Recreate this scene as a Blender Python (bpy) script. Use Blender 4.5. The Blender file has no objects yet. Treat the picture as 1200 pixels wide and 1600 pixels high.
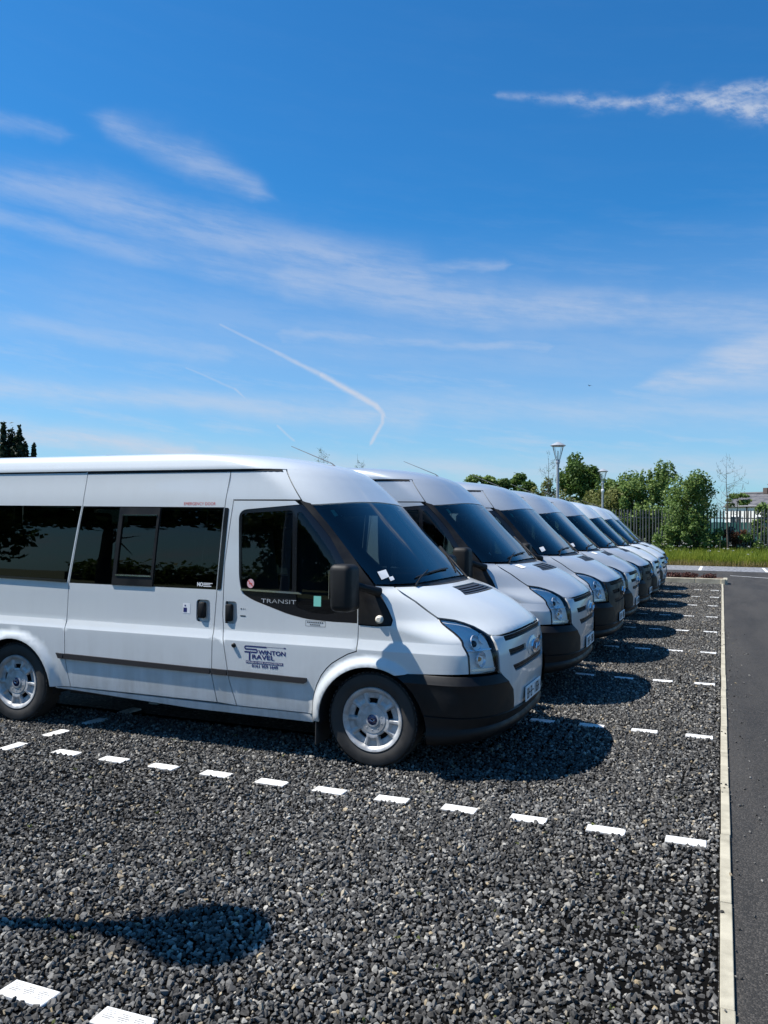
import bpy, bmesh, math, random
import numpy as np
from mathutils import Vector, Matrix
from mathutils.geometry import delaunay_2d_cdt
PI = math.pi
rng = np.random.default_rng(7)
random.seed(7)
scene = bpy.context.scene
COL = scene.collection

# ------------------------------------------------------------------ camera
cam_d = bpy.data.cameras.new('camera')
cam = bpy.data.objects.new('camera', cam_d)
COL.objects.link(cam)
cam_d.sensor_fit = 'HORIZONTAL'
cam_d.sensor_width = 36.0
cam_d.lens = 39.257
cam_d.clip_start = 0.05
cam_d.clip_end = 6000
r_ = Vector((0.92735, 0.374, 0.01167)); u_ = Vector((-0.00521, -0.01826, 0.99982)); f_ = Vector((-0.37415, 0.92725, 0.01499))
cam.matrix_world = Matrix(((r_.x, u_.x, -f_.x, 0.0), (r_.y, u_.y, -f_.y, 0.0), (r_.z, u_.z, -f_.z, 1.72), (0, 0, 0, 1)))
scene.camera = cam
scene.view_settings.view_transform = 'Standard'
scene.view_settings.look = 'None'
scene.view_settings.gamma = 1.0
scene.view_settings.use_curve_mapping = False
scene.view_settings.exposure = 0.65

# ------------------------------------------------------------------ sun and sky
SUN_EL = math.radians(57.0)
sun_to = Vector((-0.956 * math.cos(SUN_EL), -0.292 * math.cos(SUN_EL), math.sin(SUN_EL)))
sun_d = bpy.data.lights.new('sun', 'SUN')
sun_d.energy = 5.0
sun_d.angle = math.radians(0.53)
sun_d.color = (1.0, 0.955, 0.89)
sun = bpy.data.objects.new('sun', sun_d)
COL.objects.link(sun)
sun.rotation_euler = sun_to.to_track_quat('Z', 'Y').to_euler()

world = bpy.data.worlds.new('World')
scene.world = world
world.use_nodes = True
NT = world.node_tree
NT.nodes.clear()


class NB:
    """small helper for node maths"""
    def __init__(s, nt):
        s.nt = nt
    def n(s, t, **k):
        nd = s.nt.nodes.new(t)
        for a, b in k.items():
            setattr(nd, a, b)
        return nd
    def put(s, sock, v):
        if isinstance(v, bpy.types.NodeSocket):
            s.nt.links.new(v, sock)
        else:
            sock.default_value = v
    def m(s, op, a, b=0.0, c=None, clamp=False):
        nd = s.n('ShaderNodeMath', operation=op)
        nd.use_clamp = clamp
        s.put(nd.inputs[0], a)
        s.put(nd.inputs[1], b)
        if c is not None:
            s.put(nd.inputs[2], c)
        return nd.outputs[0]
    def add(s, a, b): return s.m('ADD', a, b)
    def sub(s, a, b): return s.m('SUBTRACT', a, b)
    def mul(s, a, b): return s.m('MULTIPLY', a, b)
    def mx(s, a, b): return s.m('MAXIMUM', a, b)
    def ramp(s, v, a, b, x=0.0, y=1.0, smooth=True):
        nd = s.n('ShaderNodeMapRange')
        nd.interpolation_type = 'SMOOTHSTEP' if smooth else 'LINEAR'
        s.put(nd.inputs[0], v)
        for i, q in enumerate((a, b, x, y)):
            nd.inputs[1 + i].default_value = q
        return nd.outputs[0]
    def comb(s, x, y, z=0.0):
        nd = s.n('ShaderNodeCombineXYZ')
        for i, q in enumerate((x, y, z)):
            s.put(nd.inputs[i], q)
        return nd.outputs[0]
    def noise(s, vec, scale, detail=4.0, rough=0.55, dist=0.0):
        nd = s.n('ShaderNodeTexNoise')
        if vec is not None:
            s.put(nd.inputs['Vector'], vec)
        nd.inputs['Scale'].default_value = scale
        nd.inputs['Detail'].default_value = detail
        nd.inputs['Roughness'].default_value = rough
        nd.inputs['Distortion'].default_value = dist
        return nd.outputs['Fac']
    def mixc(s, f, a, b, mode='MIX'):
        nd = s.n('ShaderNodeMix', data_type='RGBA', blend_type=mode)
        s.put(nd.inputs[0], f)
        for k, v in ((6, a), (7, b)):
            if isinstance(v, tuple) and len(v) == 3:
                v = v + (1.0,)
            s.put(nd.inputs[k], v)
        return nd.outputs[2]


W = NB(NT)
out = W.n('ShaderNodeOutputWorld')
bg = W.n('ShaderNodeBackground')
NT.links.new(bg.outputs[0], out.inputs[0])
bg.inputs['Strength'].default_value = 0.0640
sky = W.n('ShaderNodeTexSky', sky_type='NISHITA')
sky.sun_disc = False
sky.sun_elevation = SUN_EL
sky.sun_rotation = math.atan2(sun_to.x, sun_to.y)
sky.altitude = 30
sky.air_density = 1.0
sky.dust_density = 0.45
sky.ozone_density = 2.6
hs = W.n('ShaderNodeHueSaturation')
hs.inputs['Saturation'].default_value = 1.10
hs.inputs['Value'].default_value = 1.0
NT.links.new(sky.outputs[0], hs.inputs['Color'])
tc = W.n('ShaderNodeTexCoord')
sep = W.n('ShaderNodeSeparateXYZ')
NT.links.new(tc.outputs['Generated'], sep.inputs[0])
dx, dy, dz = sep.outputs
AZ = W.mul(W.m('ARCTAN2', dx, dy), 180 / PI)
EL = W.mul(W.m('ARCSINE', dz, 0.0), 180 / PI)
# large soft waviness so that the streaks are not ruler straight
wv = W.noise(W.comb(W.mul(AZ, 0.07), W.mul(EL, 0.16)), 1.0, 3.0)
wv2 = W.noise(W.comb(W.mul(AZ, 0.35), W.mul(EL, 0.8)), 1.0, 4.0)
ELw = W.add(EL, W.add(W.mul(W.sub(wv, 0.5), 2.2), W.mul(W.sub(wv2, 0.5), 0.9)))
fine = W.noise(W.comb(W.mul(AZ, 0.13), W.add(W.mul(EL, 0.85), W.mul(AZ, 0.10))), 1.0, 9.0, 0.66)
fine2 = W.noise(W.comb(W.mul(AZ, 1.1), W.add(W.mul(EL, 2.2), W.mul(AZ, .5))), 1.0, 8.0, 0.66)


def seg(p, q, w0, w1, amp, src=None, soft=0.0):
    """one streak of cloud between two directions (azimuth, elevation in degrees)"""
    e = src if src is not None else ELw
    ax, ay = q[0] - p[0], q[1] - p[1]
    L = math.hypot(ax, ay)
    ux, uy = ax / L, ay / L
    rx, ry = W.sub(AZ, p[0]), W.sub(e, p[1])
    al = W.add(W.mul(rx, ux), W.mul(ry, uy))
    ac = W.m('ABSOLUTE', W.add(W.mul(rx, -uy), W.mul(ry, ux)))
    t = W.m('DIVIDE', al, L)
    tcl = W.m('MINIMUM', W.mx(t, 0.0), 1.0)
    wd = W.add(w0, W.mul(tcl, w1 - w0))
    over = W.mx(W.sub(W.mul(t, -L), 0.0), W.mul(W.sub(t, 1.0), L))
    dd = W.add(ac, W.mul(W.mx(over, 0.0), 0.55))
    k = W.m('DIVIDE', dd, wd)
    g = W.m('POWER', 2.718, W.mul(W.mul(k, k), -1.0))
    return W.mul(g, amp)


segs = [
    seg((-50, 20.3), (-41.3, 20.0), 1.0, 1.3, 0.75), seg((-41.3, 20.0), (-28.7, 17.9), 1.3, 1.7, 0.85),
    seg((-28.7, 17.9), (-20.0, 16.6), 1.6, 1.5, 0.95), seg((-24, 17.3), (-14.0, 17.3), 0.7, 0.3, 0.7),
    seg((-48, 18.4), (-28.7, 16.0), 0.6, 1.1, 0.6), seg((-28.7, 16.2), (-15.0, 14.9), 1.5, 1.7, 0.85),
    seg((-18, 15.0), (-5.0, 13.9), 1.6, 1.3, 0.85), seg((-6, 13.9), (3.0, 12.9), 1.2, 1.3, 0.7),
    seg((-49, 23.6), (-43.5, 23.4), 0.5, 0.4, 0.5), seg((-40.5, 24.3), (-35.0, 23.0), 0.6, 1.1, 0.75),
    seg((-35.2, 22.9), (-31.0, 21.6), 1.1, 0.6, 0.8),
    seg((-3.8, 9.4), (0.5, 10.3), 0.8, 1.7, 1.0), seg((0.5, 10.6), (6.0, 11.5), 1.8, 2.5, 1.1),
    seg((-29, 12.6), (-11, 11.9), 0.4, 0.4, 0.65), seg((-50, 12.3), (-33, 11.6), 0.7, 0.7, 0.5),
    seg((-50, 8.6), (-20, 7.4), 0.8, 1.0, 0.75), seg((-52, 6.0), (-35, 4.4), 1.0, 0.8, 1.1), seg((-42, 14.2), (2, 10.4), 2.6, 2.2, 0.30), seg((-40, 4.2), (10, 3.6), 1.0, 1.0, 0.7), seg((-24, 8.2), (8, 7.0), 0.9, 1.1, 0.55),
]
m = segs[0]
for s_ in segs[1:]:
    m = W.mx(m, s_)
m = W.mul(m, W.ramp(W.add(W.mul(fine, .85), W.mul(fine2, .15)), 0.32, 0.64, 0.36, 1.0))
# crisp trails
trail = seg((-14.5, 27.2), (-9.2, 26.6), 0.16, 0.36, 0.35, EL)
for p, q, a, b, c in (((-9.6, 26.6), (-6.0, 26.1), 0.38, 0.38, 0.55), ((-6.2, 26.1), (-1.5, 25.9), 0.32, 0.46, 0.75), ((-1.5, 25.9), (4.0, 24.2), 0.55, 0.75, 1.0),
                      ((-1.5, 26.1), (5.0, 25.5), 0.3, 0.5, 0.8)):
    trail = W.mx(trail, seg(p, q, a, b, c, W.add(EL, W.mul(W.sub(wv2, 0.5), 1.6))))
thin = seg((-33.2, 13.1), (-29.5, 11.5), 0.10, 0.13, 0.45, EL)
ELt = W.add(EL, W.mul(W.sub(wv2, 0.5), 0.35))
for p, q, a, b, c in (((-29.5, 11.5), (-26.4, 10.1), 0.14, 0.17, 0.6), ((-26.4, 10.1), (-22.6, 8.1), 0.17, 0.24, 0.85), ((-22.7, 8.15), (-22.1, 7.5), 0.24, 0.2, 0.85), ((-22.15, 7.6), (-22.15, 6.9), 0.18, 0.16, 0.8),
                      ((-22.15, 6.9), (-22.9, 5.6), 0.15, 0.13, 0.65), ((-35.4, 10.2), (-32.2, 9.0), 0.07, 0.09, 0.3), ((-32.2, 9.0), (-30.8, 7.7), 0.09, 0.09, 0.45),
                      ((-29.3, 6.6), (-28.2, 5.6), 0.08, 0.09, 0.4)):
    thin = W.mx(thin, seg(p, q, a, b, c, ELt))
trail = W.mx(W.mul(trail, W.ramp(W.add(W.mul(fine2, .5), W.mul(W.noise(W.comb(W.mul(AZ, .55), W.mul(EL, 1.3)), 1.0, 6.0, .6), .5)), 0.36, 0.60, 0.15, 1.0)), W.mul(thin, W.ramp(fine2, 0.25, 0.62, 0.70, 1.0)))
# faint overall cirrus, thicker towards the horizon all round
haze = W.mul(W.ramp(fine, 0.42, 0.75, 0.0, 1.0), W.ramp(EL, 3.0, 24.0, 0.55, 0.02))
veil = W.mul(W.ramp(EL, 0.0, 20.0, 1.0, 0.0, False), 0.46)
cl = W.mx(W.mul(m, 0.50), W.mul(trail, 0.78))
cl = W.m('MINIMUM', W.add(W.mx(cl, W.mul(haze, 0.5)), veil), 0.9)
cl = W.mul(cl, W.ramp(EL, -1.0, 0.0))
tone = W.mixc(1.0, hs.outputs[0], (0.33, 1.08, 1.52), 'MULTIPLY')
final = W.mixc(cl, tone, (6.0, 6.6, 7.8))
NT.links.new(final, bg.inputs['Color'])

# ------------------------------------------------------------------ materials
def mat(name, base, rough=0.6, metal=0.0, spec=0.5, coat=0.0, coat_rough=0.04):
    m_ = bpy.data.materials.new(name)
    m_.use_nodes = True
    b = m_.node_tree.nodes['Principled BSDF']
    b.inputs['Base Color'].default_value = (*base, 1)
    b.inputs['Roughness'].default_value = rough
    b.inputs['Metallic'].default_value = metal
    b.inputs['Specular IOR Level'].default_value = spec
    b.inputs['Coat Weight'].default_value = coat
    b.inputs['Coat Roughness'].default_value = coat_rough
    return m_


def nodes(m_):
    return NB(m_.node_tree), m_.node_tree.nodes['Principled BSDF']


def objco(B):
    return B.n('ShaderNodeTexCoord').outputs['Object']


def bump(B, bsdf, h, strength, dist):
    bp = B.n('ShaderNodeBump')
    bp.inputs['Strength'].default_value = strength
    bp.inputs['Distance'].default_value = dist
    B.nt.links.new(h, bp.inputs['Height'])
    B.nt.links.new(bp.outputs[0], bsdf.inputs['Normal'])


def vary(m_, c0, c1, scale, rough=None, detail=4.0, stretch=(1, 1, 1), lo=0.3, hi=0.7):
    """noise between two base colours, plus an uneven gloss"""
    B, p = nodes(m_)
    mp = B.n('ShaderNodeMapping')
    mp.inputs['Scale'].default_value = stretch
    B.nt.links.new(objco(B), mp.inputs[0])
    f = B.ramp(B.noise(mp.outputs[0], scale, detail, 0.6), lo, hi)
    B.nt.links.new(B.mixc(f, c0, c1), p.inputs['Base Color'])
    if rough:
        B.nt.links.new(B.ramp(f, 0, 1, rough[0], rough[1]), p.inputs['Roughness'])
    return B, p, f


def paint(name, base, dirty, metal=0.0, rough=0.28):
    m_ = mat(name, base, rough, metal, 0.5, 0.75, 0.03)
    B, p = nodes(m_)
    co = objco(B)
    sp = B.n('ShaderNodeSeparateXYZ'); B.nt.links.new(co, sp.inputs[0])
    n1 = B.noise(co, 3.0, 6.0, 0.65)
    mp = B.n('ShaderNodeMapping'); mp.inputs['Scale'].default_value = (9.0, 9.0, 0.8)
    B.nt.links.new(co, mp.inputs[0])
    streak = B.noise(mp.outputs[0], 1.0, 4.0, 0.6)
    # road film: splashed over the lowest part of the bodywork
    low = B.ramp(sp.outputs[2], 0.30, 0.85, 1.0, 0.0)
    d = B.mul(B.add(B.mul(low, 0.9), 0.10), B.ramp(B.mul(B.add(n1, streak), 0.5), 0.36, 0.66))
    B.nt.links.new(B.mixc(B.mul(d, 0.70), base, dirty), p.inputs['Base Color'])
    B.nt.links.new(B.add(rough, B.mul(d, 0.25)), p.inputs['Roughness'])
    cr = B.add(0.02, B.mul(d, 0.30))
    B.nt.links.new(cr, p.inputs['Coat Roughness'])
    return m_


M = {}
M['white'] = paint('white_paint', (0.635, 0.66, 0.66), (0.36, 0.35, 0.32))
M['silver'] = paint('silver_paint', (0.45, 0.485, 0.52), (0.30, 0.30, 0.29), 0.30, 0.36)
M['plastic'] = mat('black_plastic', (0.022, 0.022, 0.025), 0.48, 0, .28)
B, p, f = vary(M['plastic'], (0.006, 0.006, 0.007), (0.012, 0.012, 0.012), 5.0, (0.42, 0.60))
bump(B, p, B.noise(objco(B), 420.0, 2.0), 0.12, 0.002)
M['trim'] = mat('gloss_black', (0.010, 0.010, 0.012), 0.16)
M['rubber'] = mat('rubber', (0.018, 0.018, 0.018), 0.72)
B, p, f = vary(M['rubber'], (0.014, 0.014, 0.014), (0.040, 0.037, 0.034), 7.0, (0.6, 0.85))
M['dark'] = mat('dark_cavity', (0.008, 0.008, 0.009), 0.9)
M['strip'] = mat('rub_strip', (0.035, 0.032, 0.033), 0.38)
M['lamp_metal'] = mat('dull_metal', (.16, .16, .165), .45, .5)
M['chrome'] = mat('chrome', (0.75, 0.76, 0.78), 0.12, 1.0)
M['hub'] = mat('wheel_silver', (0.52, 0.53, 0.54), 0.45, 0.30)
vary(M['hub'], (0.34, 0.335, 0.325), (0.54, 0.55, 0.56), 14.0, (0.40, 0.58))
M['reflector'] = mat('lamp_reflector', (0.86, 0.87, 0.90), 0.22, 0.55)
M['lampgrey'] = mat('lamp_housing', (0.92, 0.90, 0.87), 0.30, 0.0, 0.6)
M['amber'] = mat('amber_bulb', (0.75, 0.32, 0.08), 0.3)
M['cream'] = mat('cream_lens', (0.72, 0.68, 0.58), 0.2)
M['blue'] = mat('navy_print', (0.012, 0.016, 0.12), 0.5)
M['red'] = mat('red_print', (0.55, 0.06, 0.04), 0.5)
M['whitep'] = mat('white_print', (0.80, 0.80, 0.80), 0.5)
M['pink'] = mat('pink_print', (0.70, 0.42, 0.44), 0.5)
M['green'] = mat('green_print', (0.22, 0.62, 0.50), 0.5)
M['seat'] = mat('seat_cloth', (0.030, 0.034, 0.045), 0.9)
M['cabin'] = mat('cabin_trim', (0.13, 0.135, 0.14), 0.8)
M['dash'] = mat('dash_plastic', (0.020, 0.021, 0.024), 0.75)
M['badge'] = mat('badge_blue', (0.012, 0.022, 0.075), 0.2, 0.2, 0.5, 0.6)


def glass(name, tint, wob=0.012, ior=1.52):
    m_ = bpy.data.materials.new(name)
    m_.use_nodes = True
    nt = m_.node_tree
    nt.nodes.clear()
    B = NB(nt)
    o = B.n('ShaderNodeOutputMaterial')
    tr = B.n('ShaderNodeBsdfTransparent'); tr.inputs[0].default_value = (*tint, 1)
    gl = B.n('ShaderNodeBsdfGlossy'); gl.inputs['Roughness'].default_value = 0.004
    gl.inputs['Color'].default_value = (1, 1, 1, 1)
    fr = B.n('ShaderNodeFresnel'); fr.inputs['IOR'].default_value = ior
    bp = B.n('ShaderNodeBump'); bp.inputs['Strength'].default_value = wob * 4; bp.inputs['Distance'].default_value = 0.02
    nt.links.new(B.noise(objco(B), 1.6, 1.0), bp.inputs['Height'])
    nt.links.new(bp.outputs[0], gl.inputs['Normal'])
    mx = B.n('ShaderNodeMixShader')
    nt.links.new(fr.outputs[0], mx.inputs[0]); nt.links.new(tr.outputs[0], mx.inputs[1]); nt.links.new(gl.outputs[0], mx.inputs[2])
    nt.links.new(mx.outputs[0], o.inputs[0])
    return m_


M['side_glass'] = glass('tinted_side_glass', (0.055, 0.075, 0.070), .012, 1.43)
M['cab_glass'] = glass('cab_glass', (0.42, 0.52, 0.50), .012, 1.46)
M['screen_glass'] = glass('windscreen_glass', (.52, .62, .60), .012, 1.72)
M['lens'] = glass('clear_lens', (0.96, 0.97, 0.98), 0.0, 1.3)


# ------------------------------------------------------------------ object helpers
def link(o, parent=None):
    COL.objects.link(o)
    if parent is not None:
        o.parent = parent
    return o


def tag(o, label=None, cat=None, group=None, kind=None):
    if label: o['label'] = label
    if cat: o['category'] = cat
    if group: o['group'] = group
    if kind: o['kind'] = kind
    return o


def empty(name, loc, rz=0.0):
    o = bpy.data.objects.new(name, None)
    o.empty_display_size = 0.2
    COL.objects.link(o)
    o.location = loc
    o.rotation_euler = (0, 0, rz)
    return o


def mesh(name, v, f, m_, parent=None, smooth=True, normals=None, mi=None):
    me = bpy.data.meshes.new(name)
    v = np.asarray(v, float)
    me.from_pydata([tuple(q) for q in v], [], [tuple(int(i) for i in q) for q in f])
    for mm in (m_ if isinstance(m_, (list, tuple)) else [m_]):
        me.materials.append(mm)
    if smooth:
        me.polygons.foreach_set('use_smooth', [True] * len(me.polygons))
    if mi is not None:
        me.polygons.foreach_set('material_index', mi)
    me.update()
    if normals is not None:
        me.normals_split_custom_set_from_vertices([tuple(q) for q in normals])
    return link(bpy.data.objects.new(name, me), parent)


def quads(name, v, nq, m_, parent=None, mats=None, smooth=False):
    """fast build of many separate 4-corner leaves; v has nq*4 points"""
    me = bpy.data.meshes.new(name)
    me.vertices.add(nq * 4)
    me.vertices.foreach_set('co', np.asarray(v, np.float32).ravel())
    me.loops.add(nq * 4)
    me.loops.foreach_set('vertex_index', np.arange(nq * 4, dtype=np.int32))
    me.polygons.add(nq)
    me.polygons.foreach_set('loop_start', np.arange(0, nq * 4, 4, dtype=np.int32))
    me.polygons.foreach_set('loop_total', np.full(nq, 4, np.int32))
    me.materials.append(m_)
    me.update(calc_edges=True)
    if smooth:
        me.polygons.foreach_set('use_smooth', [True] * nq)
    return link(bpy.data.objects.new(name, me), parent)


class MB:
    """collects boxes, tubes and lathes into one mesh"""
    def __init__(s):
        s.v = []; s.f = []
    def addm(s, v, f):
        o = len(s.v)
        s.v += [tuple(q) for q in v]
        s.f += [tuple(i + o for i in q) for q in f]
    def box(s, c, d, r=0.0, rot=None, seg=2):
        bm = bmesh.new()
        bmesh.ops.create_cube(bm, size=1.0)
        bmesh.ops.scale(bm, vec=Vector(d), verts=bm.verts)
        if r > 0:
            bmesh.ops.bevel(bm, geom=bm.edges[:], offset=r, segments=seg, profile=0.5, affect='EDGES')
        if rot is not None:
            bmesh.ops.rotate(bm, matrix=rot, verts=bm.verts)
        bmesh.ops.translate(bm, vec=Vector(c), verts=bm.verts)
        bm.verts.index_update()
        s.addm([q.co[:] for q in bm.verts], [[q.index for q in fa.verts] for fa in bm.faces])
        bm.free()
        return s
    def tube(s, pts, rad, n=8, cap=True):
        pts = [Vector(q) for q in pts]
        rad = [rad] * len(pts) if not hasattr(rad, '__len__') else rad
        o = len(s.v)
        ref = Vector((0, 0, 1)) if abs((pts[-1] - pts[0]).normalized().z) < 0.9 else Vector((1, 0, 0))
        for i, q in enumerate(pts):
            t = (pts[min(i + 1, len(pts) - 1)] - pts[max(i - 1, 0)]).normalized()
            a = t.cross(ref).normalized(); b = t.cross(a)
            for k in range(n):
                an = 2 * PI * k / n
                s.v.append(tuple(q + (a * math.cos(an) + b * math.sin(an)) * rad[i]))
        for i in range(len(pts) - 1):
            for k in range(n):
                k2 = (k + 1) % n
                s.f.append((o + i * n + k, o + i * n + k2, o + (i + 1) * n + k2, o + (i + 1) * n + k))
        if cap:
            s.f.append(tuple(o + k for k in range(n)))
            s.f.append(tuple(o + (len(pts) - 1) * n + k for k in reversed(range(n))))
        return s
    def lathe(s, prof, n=32, axis='Z', c=(0, 0, 0), closed=False):
        o = len(s.v)
        for (rr, h) in prof:
            for k in range(n):
                a = 2 * PI * k / n
                q = (rr * math.cos(a), rr * math.sin(a), h) if axis == 'Z' else (rr * math.cos(a), h, rr * math.sin(a))
                s.v.append((q[0] + c[0], q[1] + c[1], q[2] + c[2]))
        np_ = len(prof)
        for i in range(np_ - (0 if closed else 1)):
            j = (i + 1) % np_
            for k in range(n):
                k2 = (k + 1) % n
                s.f.append((o + i * n + k, o + i * n + k2, o + j * n + k2, o + j * n + k))
        return s
    def build(s, name, m_, parent=None, smooth=False, ang=None):
        o = mesh(name, s.v, s.f, m_, parent, smooth)
        if ang is not None:
            me = o.data
            me.polygons.foreach_set('use_smooth', [True] * len(me.polygons))
            me.set_sharp_from_angle(angle=math.radians(ang))
        return o


# ------------------------------------------------------------------ minibus body surface
def pchip(xs, ys):
    xs = np.array(xs, float); ys = np.array(ys, float)
    h = np.diff(xs); d = np.diff(ys) / h
    mm = np.zeros_like(ys); mm[0] = d[0]; mm[-1] = d[-1]
    for i in range(1, len(xs) - 1):
        if d[i - 1] * d[i] > 0:
            w1 = 2 * h[i] + h[i - 1]; w2 = h[i] + 2 * h[i - 1]
            mm[i] = (w1 + w2) / (w1 / d[i - 1] + w2 / d[i])
    def fn(x):
        x = np.clip(np.asarray(x, float), xs[0], xs[-1])
        i = np.clip(np.searchsorted(xs, x) - 1, 0, len(xs) - 2)
        t = (x - xs[i]) / h[i]
        return ((2 * t**3 - 3 * t**2 + 1) * ys[i] + (t**3 - 2 * t**2 + t) * h[i] * mm[i] + (-2 * t**3 + 3 * t**2) * ys[i + 1] + (t**3 - t**2) * h[i] * mm[i + 1])
    return fn


ZT = 2.305
XR = -4.25
XC = pchip([.2, .30, .40, .50, .6, .8, .9, .96, 1.0, 1.04, 1.12, 1.22, 1.275, 1.32, 1.6, 1.92, 1.98, 2.06, 2.155, 2.225, 2.265, 2.29, ZT],
           [.85, .895, .912, .922, .929, .929, .921, .905, .872, .825, .70, .48, .29, .24, -.05, -.372, -.432, -.515, -.635, -.82, -1.08, -1.40, -1.9])
DD = pchip([.2, .7, .9, 1.055, 1.22, 1.285, 1.6, 1.92, 2.15, 2.26, ZT], [.46, .48, .55, .95, .85, .62, .5, .42, .5, .7, .9])
NN = pchip([.2, .7, .9, 1.055, 1.22, 1.285, 1.6, 1.92, 2.15, 2.26, ZT], [3.0, 2.8, 2.7, 2.6, 2.9, 3.0, 2.8, 2.7, 2.4, 2.2, 2.])
WW = pchip([.2, .27, .36, .55, .80, .8265, .8300, .8965, .9000, .93, 1.2, 1.5, 1.89, 2.125, 2.145, 2.18, 2.225, 2.252, 2.270, 2.287, ZT],
           [.93, .955, .972, .985, .987, .9868, .9855, .9655, .9645, .963, .958, .946, .925, .900, .899, .888, .869, .842, .79, .60, 0.])
WHEELS = (0.0, -3.3)
AZC, AR = .305, .405


def ss(t):
    t = np.clip(t, 0, 1)
    return t * t * (3 - 2 * t)


def inset_(x, z):
    xk = -.80 + (2.13 - z) * .8
    return .008 * (x < xk) * ss((z - 1.62) / .5)


def flare(x, z):
    f = 0
    for c in WHEELS:
        r = np.hypot(x - c, z - AZC)
        fade = 1 - ss((x - c - .12) / .3) if c == 0 else 1.0
        f = f + .034 * (1 - ss((r - AR - .012) / .075)) * fade * ss((z - .22) / .1)
    return f


def front_x(y, z):
    u = np.clip(np.abs(y) / np.maximum(WW(z), 1e-6), 0, 1); n = NN(z)
    return XC(z) - DD(z) * (1 - np.power(np.maximum(1 - np.power(u, n), 0), 1 / n))


def half_y(x, z, fl=True):
    c = np.clip((XC(z) - x) / DD(z), 0, 1); n = NN(z)
    y = WW(z) * np.power(np.maximum(1 - np.power(1 - c, n), 0), 1 / n)
    y = y - inset_(x, z)
    return y + (flare(x, z) if fl else 0)


def surf(proj, P, off=0.0):
    """points and normals of the body surface over 2-D points P"""
    a, b = P[:, 0], P[:, 1]; e = 1e-3
    if proj == 'S':
        y = half_y(a, b)
        n = np.stack([-(half_y(a + e, b) - half_y(a - e, b)) / (2 * e), np.ones_like(a), -(half_y(a, b + e) - half_y(a, b - e)) / (2 * e)], 1)
        n[:, 1] *= -1; V = np.stack([a, -y, b], 1)
    elif proj == 'F':
        x = front_x(a, b)
        n = np.stack([np.ones_like(a), -(front_x(a + e, b) - front_x(a - e, b)) / (2 * e), -(front_x(a, b + e) - front_x(a, b - e)) / (2 * e)], 1)
        V = np.stack([x, a, b], 1)
    else:                                   # rear wall
        V = np.stack([np.full_like(a, XR), a, b], 1); n = np.tile([-1., 0, 0], (len(a), 1))
    n /= np.linalg.norm(n, axis=1)[:, None]
    return V + n * off, n


def pip(P, poly):
    x, y = P[:, 0][:, None], P[:, 1][:, None]
    q = np.asarray(poly); r = np.roll(q, -1, 0)
    c = ((q[:, 1] > y) != (r[:, 1] > y)) & (x < (r[:, 0] - q[:, 0]) * (y - q[:, 1]) / (r[:, 1] - q[:, 1] + 1e-12) + q[:, 0])
    return c.sum(1) % 2 == 1


def area(p_):
    p_ = np.asarray(p_); q = np.roll(p_, -1, 0)
    return 0.5 * np.sum(p_[:, 0] * q[:, 1] - q[:, 0] * p_[:, 1])


def shrink(poly, d):
    p_ = np.asarray(poly, float)
    if area(p_) < 0: p_ = p_[::-1]
    a = np.roll(p_, 1, 0); b = np.roll(p_, -1, 0)
    e1 = p_ - a; e2 = b - p_
    n1 = np.stack([-e1[:, 1], e1[:, 0]], 1); n1 /= np.linalg.norm(n1, axis=1)[:, None] + 1e-12
    n2 = np.stack([-e2[:, 1], e2[:, 0]], 1); n2 /= np.linalg.norm(n2, axis=1)[:, None] + 1e-12
    mt = n1 + n2; mt /= np.linalg.norm(mt, axis=1)[:, None] + 1e-12
    k = np.maximum(np.sum(mt * n1, 1), .4)
    return p_ + mt * (d / k)[:, None]


def fillet(poly, r, n=5):
    p_ = [np.asarray(q, float) for q in poly]; o = []
    rs = r if hasattr(r, '__len__') else [r] * len(p_)
    for i, q in enumerate(p_):
        a = p_[i - 1] - q; b = p_[(i + 1) % len(p_)] - q
        la, lb = np.linalg.norm(a), np.linalg.norm(b); a /= la; b /= lb
        d = min(rs[i], la * .45, lb * .45)
        if d < 1e-4: o.append(q); continue
        for k in range(n + 1):
            t = k / n
            o.append((1 - t)**2 * (q + a * d) + 2 * t * (1 - t) * q + t * t * (q + b * d))
    return np.array(o)


def dens(poly, g):
    p_ = np.asarray(poly); o = []
    for i in range(len(p_)):
        a, b = p_[i], p_[(i + 1) % len(p_)]
        k = max(1, int(math.ceil(np.linalg.norm(b - a) / g)))
        for j in range(k): o.append(a + (b - a) * j / k)
    return np.array(o)


def arc(c, r, a0, a1, n=14):
    return [(c[0] + r * math.cos(math.radians(a0 + (a1 - a0) * k / n)), c[1] + r * math.sin(math.radians(a0 + (a1 - a0) * k / n))) for k in range(n + 1)]


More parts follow.
